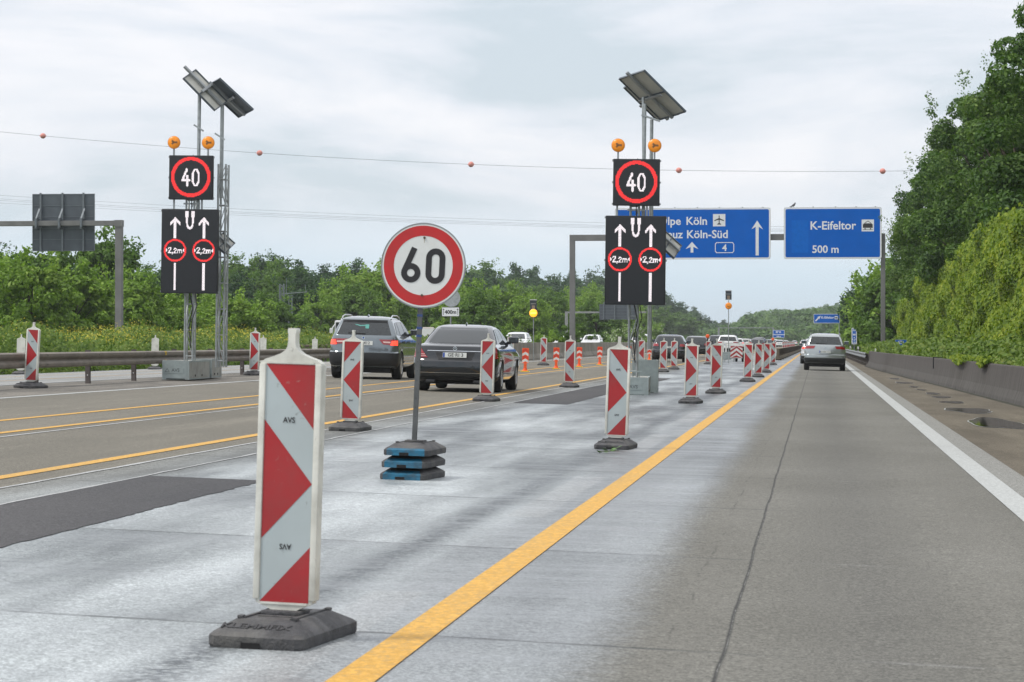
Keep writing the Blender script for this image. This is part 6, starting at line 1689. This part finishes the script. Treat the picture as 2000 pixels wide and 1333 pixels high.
N = 220000; u = RS.uniform(0, 1, N); yy = 42 + 168 * u; hh = np.array([max(0.6, wall_h(q)) for q in yy]); zz = RS.uniform(0, 1, N) ** 0.9 * (hh + 0.10 * RS.normal(0, 1, N))
bul = 0.16 * np.sin(yy * 0.17 + zz * 2.1) + 0.12 * np.sin(yy * 0.4 - zz * 3.3) + 0.08 * np.sin(zz * 6 + yy * 0.55)
xx = np.array([wall_x(q) for q in yy]) + zz * 0.10 - 0.20 + bul - RS.uniform(0, 0.18, N) - 0.35 * np.exp(-((zz - 0.3) / 0.5) ** 2)
top = zz > hh - 0.25; xx = np.where(top, xx + RS.uniform(0, 0.8, N), xx)
P = np.stack([xx, yy, zz], 1)
leaf_object('ivy_leaves', P, np.tile([-1.0, -0.3, 0.45], (N, 1)), 0.038 + 0.00055 * (yy - 40) + RS.uniform(0, 0.03, N), L_ivy, t, sd=0.55, asp=0.7)
# --- shrubs at the foot of the wall and along the barrier
N = 42000; yy = 46 + 150 * RS.uniform(0, 1, N) ** 1.1; bx = np.array([xbar(q) for q in yy]); wx = np.array([wall_x(q) for q in yy])
f = RS.uniform(0, 1, N); xx = bx + 0.2 + (wx - bx - 0.1) * f; hump = 0.95 + 0.5 * f + 0.22 * np.sin(yy * 0.8) + 0.14 * np.sin(yy * 2.1 + f * 3)
zz = hump * RS.uniform(0.2, 1, N) ** 0.4 - 0.12
leaf_object('verge_shrubs', np.stack([xx, yy, zz], 1), np.tile([-0.5, -0.5, 0.8], (N, 1)), 0.04 + 0.0006 * (yy - 40) + RS.uniform(0, 0.03, N), L_grass, sd=0.8)
tag(bpy.data.objects['verge_shrubs'], 'low green shrubs and weeds behind the right concrete barrier', 'shrubs', kind='stuff')
# ivy tongues hanging over the barrier
for k, (y0, L, lab) in enumerate(((60.0, 1.6, 'yellow-green creeper hanging over the barrier at the right frame edge'), (84, 2.6, 'yellow-green creeper hanging over the barrier at mid distance'), (75, 1.2, 'small creeper tuft on top of the right barrier'))):
    n_ = 900; yy = y0 + L * RS.normal(0, 0.5, n_); f = RS.uniform(0, 1, n_)
    xx = np.array([xbar(q) for q in yy]) - 0.04 + RS.uniform(-0.06, 0.25, n_); zz = gz(4.3) + 0.95 - f * 0.2 * np.exp(-((yy - y0) / L) ** 2) + RS.uniform(-0.03, 0.06, n_)
    xx = np.where(zz < gz(4.3) + 0.84, np.array([xbar(q) for q in yy]) - 0.03 - RS.uniform(0, 0.05, n_), xx)
    tag(leaf_object('creeper', np.stack([xx, yy, zz], 1), np.tile([-1.0, -0.5, 0.4], (n_, 1)), RS.uniform(0.04, 0.08, n_), L_ivy), lab, 'creeper')
# --- verge carpet along the far right rail
N = 16000; yy = 158 + 260 * RS.uniform(0, 1, N); xx = 3.0 + RS.uniform(0, 3.2, N); zz = gz(5) + RS.uniform(0, 1, N) ** 0.7 * (0.35 + 0.5 * (xx - 3) / 3.0)
leaf_object('verge_grass', np.stack([xx, yy, zz], 1), np.tile([0, -0.6, 0.9], (N, 1)), RS.uniform(0.06, 0.16, N), L_grass)
tag(bpy.data.objects['verge_grass'], 'green grass and weeds behind the right guard rail', 'grass', kind='stuff')

# --- left: yellow flowering verge band
N = 90000; yy = 62 + 110 * RS.uniform(0, 1, N); xx = -27.4 - 4.2 * RS.uniform(0, 1, N)
hum = 1.45 + 0.22 * np.sin(yy * 0.33) + 0.18 * np.sin(yy * 1.1 + xx) - 0.55 * np.clip((-28.6 - xx) / -1.2, 0, 1)
g_ = np.array([gz(q) for q in xx]); zz = g_ + (hum + 0.35) * RS.uniform(0.05, 1, N) ** 0.5
yel = ((zz - g_) > 1.15) & (RS.uniform(0, 1, N) < 0.55 * (0.5 + 0.5 * np.sin(yy * 0.22 + 2.0)) ** 0.7 + 0.06) & (yy > 82)
sz = np.where(yel, RS.uniform(0.018, 0.038, N), RS.uniform(0.05, 0.11, N)); zz = np.where(yel, zz + RS.uniform(0, 0.28, N), zz)
leaf_object('flower_verge', np.stack([xx, yy, zz], 1), np.tile([0.5, -0.8, 0.6], (N, 1)), sz, [L_grass, m_yflow], extra=yel)
tag(bpy.data.objects['flower_verge'], 'dense green verge plants with yellow blossom on the far left side', 'flowering plants', kind='stuff')
N = 34000; yy = 165 + 260 * RS.uniform(0, 1, N); xx = -27.8 - 4 * RS.uniform(0, 1, N); g_ = np.array([gz(q) for q in xx])
zz = g_ + (1.65 + 0.4 * np.sin(yy * 0.3)) * RS.uniform(0.05, 1, N) ** 0.5
leaf_object('verge_hedge', np.stack([xx, yy, zz], 1), np.tile([0.5, -0.8, 0.6], (N, 1)), RS.uniform(0.08, 0.17, N), L_grass)
tag(bpy.data.objects['verge_hedge'], 'low green scrub along the far side of the opposite road', 'scrub', kind='stuff')
# --- median bushes and grass beyond the first rail
N = 9000; yy = 118 + 150 * RS.uniform(0, 1, N); xx = -15.75 - 0.75 * RS.uniform(0, 1, N); zz = gz(-16) + 0.45 * RS.uniform(0, 1, N)
leaf_object('median_grass', np.stack([xx, yy, zz], 1), np.tile([0.3, -0.7, 0.8], (N, 1)), RS.uniform(0.04, 0.10, N), L_grass)
tag(bpy.data.objects['median_grass'], 'grass growing on the median under the rail', 'grass', kind='stuff')
def bush(label, seed, X, y, H, W, m, leaf=0.07, n=5000, flowers=0.0, group='bushes on the median'):
    rs = np.random.RandomState(seed); t = thing('bush', label, 'bush', group=group)
    P, Nn, S, C = crown_cloud(rs, H, W, 0.1, 22, n, leaf); mm = [m, m_wflow]; ex = (rs.uniform(0, 1, len(P)) < flowers)
    leaf_object('foliage', P, Nn, S, mm, t, rs=rs, extra=ex)
    b = MB().m(m_bark)
    for k in range(5): b.tube((0, 0, -0.2), C[k][:3], 0.03, 5, 0.01)
    b.build('stem', None, t); t.location = (X, y, gz(X)); return t
L_elder = leafmat('foliage_elder', [(0.08, 0.15, 0.03), (0.14, 0.24, 0.05), (0.24, 0.36, 0.10), (0.32, 0.42, 0.16)], big=1.0)
bush('pale green flowering bush left of the right display tower legs', 301, -17.3, 262, 2.3, 1.7, L_elder, 0.09, 7000, 0.25)
bush('green bush on the median where the gantry post stands', 302, -15.9, 186, 2.0, 1.25, L_mid, 0.07, 6000)
bush('low green bush behind the lit yellow lamp', 303, -16.4, 172, 1.35, 1.2, L_light, 0.06, 5000)
bush('pale bush seen between the legs of the right display tower', 304, -17.2, 300, 2.6, 1.8, L_elder, 0.10, 6000, 0.1)
bush('green bush beyond the median rail right of the saloon roof', 305, -16.6, 150, 1.15, 1.0, L_mid, 0.06, 4000)

# --- left tree masses: individual trees
TB = [make_tree('broadleaf_tree', 'x', 201, 7.2, 3.4, 0.3, 105, 19000, 0.17, L_light), make_tree('broadleaf_tree', 'x', 202, 7.6, 3.0, 0.3, 95, 18000, 0.17, L_mid, shape='col'), make_tree('broadleaf_tree', 'x', 203, 7.0, 3.6, 0.2, 105, 19000, 0.17, L_light),
      make_tree('broadleaf_tree', 'x', 204, 8.0, 3.2, 0.3, 95, 18000, 0.18, L_dark), make_tree('broadleaf_tree', 'x', 205, 7.4, 3.3, 0.3, 95, 17000, 0.18, L_mid)]
TC = [make_tree('woodland_tree', 'x', 221 + k, 12.5, 5.0, 0.5, 130, 19000, 0.27, [L_dark, L_mid, L_dark, L_dark][k], shape=['round', 'col', 'cone', 'round'][k]) for k in range(4)]
used = set()
def use(lst, k):
    key = (id(lst), k)
    if key in used: return dup(lst[k])
    used.add(key); return lst[k]
G1 = 'light green trees standing beyond the left verge'; G2 = 'taller woodland trees behind on the left'; G3 = 'distant woodland trees along the left side'
# nearest trees, placed from the ridge they show in the photograph: (px centre, py top, distance)
near = [(-40, 520, 155, 2), (15, 500, 178, 3), (60, 520, 150, 0), (105, 497, 180, 1), (140, 545, 158, 2), (200, 470, 186, 1), (170, 520, 195, 3), (245, 545, 168, 0), (285, 560, 190, 4), (325, 600, 172, 2), (385, 560, 205, 4), (440, 585, 182, 0), (480, 600, 222, 2), (300, 540, 230, 3),
        (530, 590, 225, 4), (585, 570, 285, 3), (625, 590, 275, 0), (660, 560, 295, 0), (700, 575, 280, 4), (735, 535, 290, 2), (770, 560, 310, 0), (905, 560, 272, 0), (940, 585, 250, 4), (985, 575, 300, 2), (1030, 590, 285, 0), (1075, 578, 330, 1), (840, 550, 300, 1), (880, 545, 330, 3),
        (350, 530, 250, 3), (1120, 590, 345, 0), (1165, 600, 330, 4), (1150, 575, 400, 2), (1210, 600, 400, 0), (1250, 610, 430, 2)]
NL = {0: 'light green', 1: 'mid green upright', 2: 'light green spreading', 3: 'dark green', 4: 'mid green rounded'}
for i, (px, py, Y, k) in enumerate(near):
    o = use(TB, k); a = at(px, py, Y); H = [7.2, 7.6, 7.0, 8.0, 7.4][k]; g_ = gz(a.x) - 0.2; s = max(0.55, (a.z - g_) / (H * 1.03))
    o.location = (a.x, a.y, g_); o.scale = (max(s, 0.8) * 1.05,) * 2 + (s,); o.rotation_euler = (0, 0, rr.uniform(0, 6.28))
    o['label'] = NL[k] + ' tree in the row beyond the left verge'; o['group'] = G1
# woodland behind: ridge line of the photograph
ridge = [(-80, 520), (0, 528), (120, 530), (260, 535), (430, 522), (500, 518), (545, 513), (600, 530), (650, 527), (700, 533), (760, 540), (830, 528), (900, 531), (960, 527), (1040, 538), (1110, 545), (1180, 546), (1240, 562), (1300, 580), (1350, 598), (1400, 617), (1440, 640)]
rx = [q[0] for q in ridge]; ry = [q[1] for q in ridge]
for i in range(78):
    px = -60 + i * 19.6 + rr.uniform(-8, 8)
    row = i % 3; py = float(np.interp(px, rx, ry)) + (0, 14, 30)[row] + rr.uniform(-6, 8)
    if px > 1420: continue
    Y = float(np.interp(px, [-60, 400, 800, 1100, 1300, 1420], [270, 310, 430, 600, 850, 1150])) * (1.12, 1.0, 0.9)[row]
    k = rr.choice([0, 0, 1, 2, 3, 1]); o = use(TC, k); a = at(px, py, Y); H = 13.0
    g_ = min(gz(a.x), a.z - 9) - 0.3; s = (a.z - g_) / H
    o.location = (a.x, a.y, g_); w = max(0.75, min(1.5, Y / 400)); o.scale = (w, w, s); o.rotation_euler = (0, 0, rr.uniform(0, 6.28))
    o['label'] = ('dark' if k in (0, 2) else 'green') + ' woodland tree on the ridge behind the left verge trees'; o['group'] = G2
# --- far wood closing the view at the end of the road, and the slope on the right
def forest_mass(name, lab, cells, leaf, n, m):
    """one mass of crowns: cells = list of (x, y, z_ground, height, radius)"""
    rs = np.random.RandomState(len(cells) + n); P, Nn, S = [], [], []
    for (x, y, z, h, r) in cells:
        k = n; v = rs.normal(0, 1, (k, 3)); v /= np.linalg.norm(v, axis=1)[:, None]; v[:, 1] = -np.abs(v[:, 1]); v[:, 2] = np.where(v[:, 2] < -0.5, -v[:, 2], v[:, 2])
        q = rs.uniform(0.8, 1.08, k)[:, None] * (1 + 0.16 * np.sin(v[:, :1] * 7 + x) * np.cos(v[:, 2:] * 6 + y))
        P.append(np.array([x, y, z + h * 0.5]) + v * q * np.array([r, r, h * 0.52])); Nn.append(v + [0, 0, 0.3]); S.append(leaf * rs.uniform(0.6, 1.4, k))
    o = leaf_object(name, np.vstack(P), np.vstack(Nn), np.concatenate(S), m, rs=rs); return tag(o, lab, 'woodland', kind='stuff')
cells = []
for i in range(150):
    px = rr.uniform(1385, 1730); Y = rr.uniform(950, 1700)
    py = float(np.interp(px, [1385, 1430, 1460, 1490, 1560, 1600, 1650, 1700, 1730], [628, 640, 622, 610, 609, 603, 597, 592, 590])) + rr.uniform(0, 34) * (1700 - Y) / 750
    a = at(px, py, Y); r = rr.uniform(6, 10); h = rr.uniform(11, 16); cells.append((a.x, a.y, a.z - h, h, r))
for i in range(60):
    px = rr.uniform(1385, 1730); Y = rr.uniform(900, 1000); a = at(px, rr.uniform(640, 655), Y); cells.append((a.x, a.y, a.z - 10, 10, 7))
forest_mass('far_forest', 'distant wooded slope closing the view at the end of the road', cells, 0.75, 800, leafmat('foliage_far', [(0.03, 0.075, 0.024), (0.06, 0.125, 0.034), (0.10, 0.18, 0.045), (0.15, 0.23, 0.065)], big=0.06))
cells = []
for i in range(120):
    px = rr.uniform(-120, 1400); Y = float(np.interp(px, [-60, 400, 800, 1100, 1300, 1420], [330, 380, 520, 720, 1000, 1300])) * rr.uniform(1.0, 1.3)
    py = float(np.interp(px, rx, ry)) + rr.uniform(5, 60); a = at(px, py, Y); r = rr.uniform(5, 8) * Y / 500; h = 12; cells.append((a.x, a.y, a.z - h, h, r))
forest_mass('background_wood', 'dark continuous wood filling in behind the left trees', cells, 0.5, 700, L_dark)

# ------------------------------------------------------------------ air
m = bpy.data.materials.new('thin_air'); m.use_nodes = True; nt = m.node_tree; nt.nodes.clear()
out = nt.nodes.new('ShaderNodeOutputMaterial'); pv = nt.nodes.new('ShaderNodeVolumePrincipled')
pv.inputs['Color'].default_value = (0.90, 0.95, 1.0, 1); pv.inputs['Density'].default_value = 0.00016; pv.inputs['Anisotropy'].default_value = 0.2
nt.links.new(pv.outputs[0], out.inputs['Volume'])
b = MB().m(m).box(-2900, 2900, -100, 5400, -6, 60)
o = b.build('haze'); tag(o, kind='stuff');
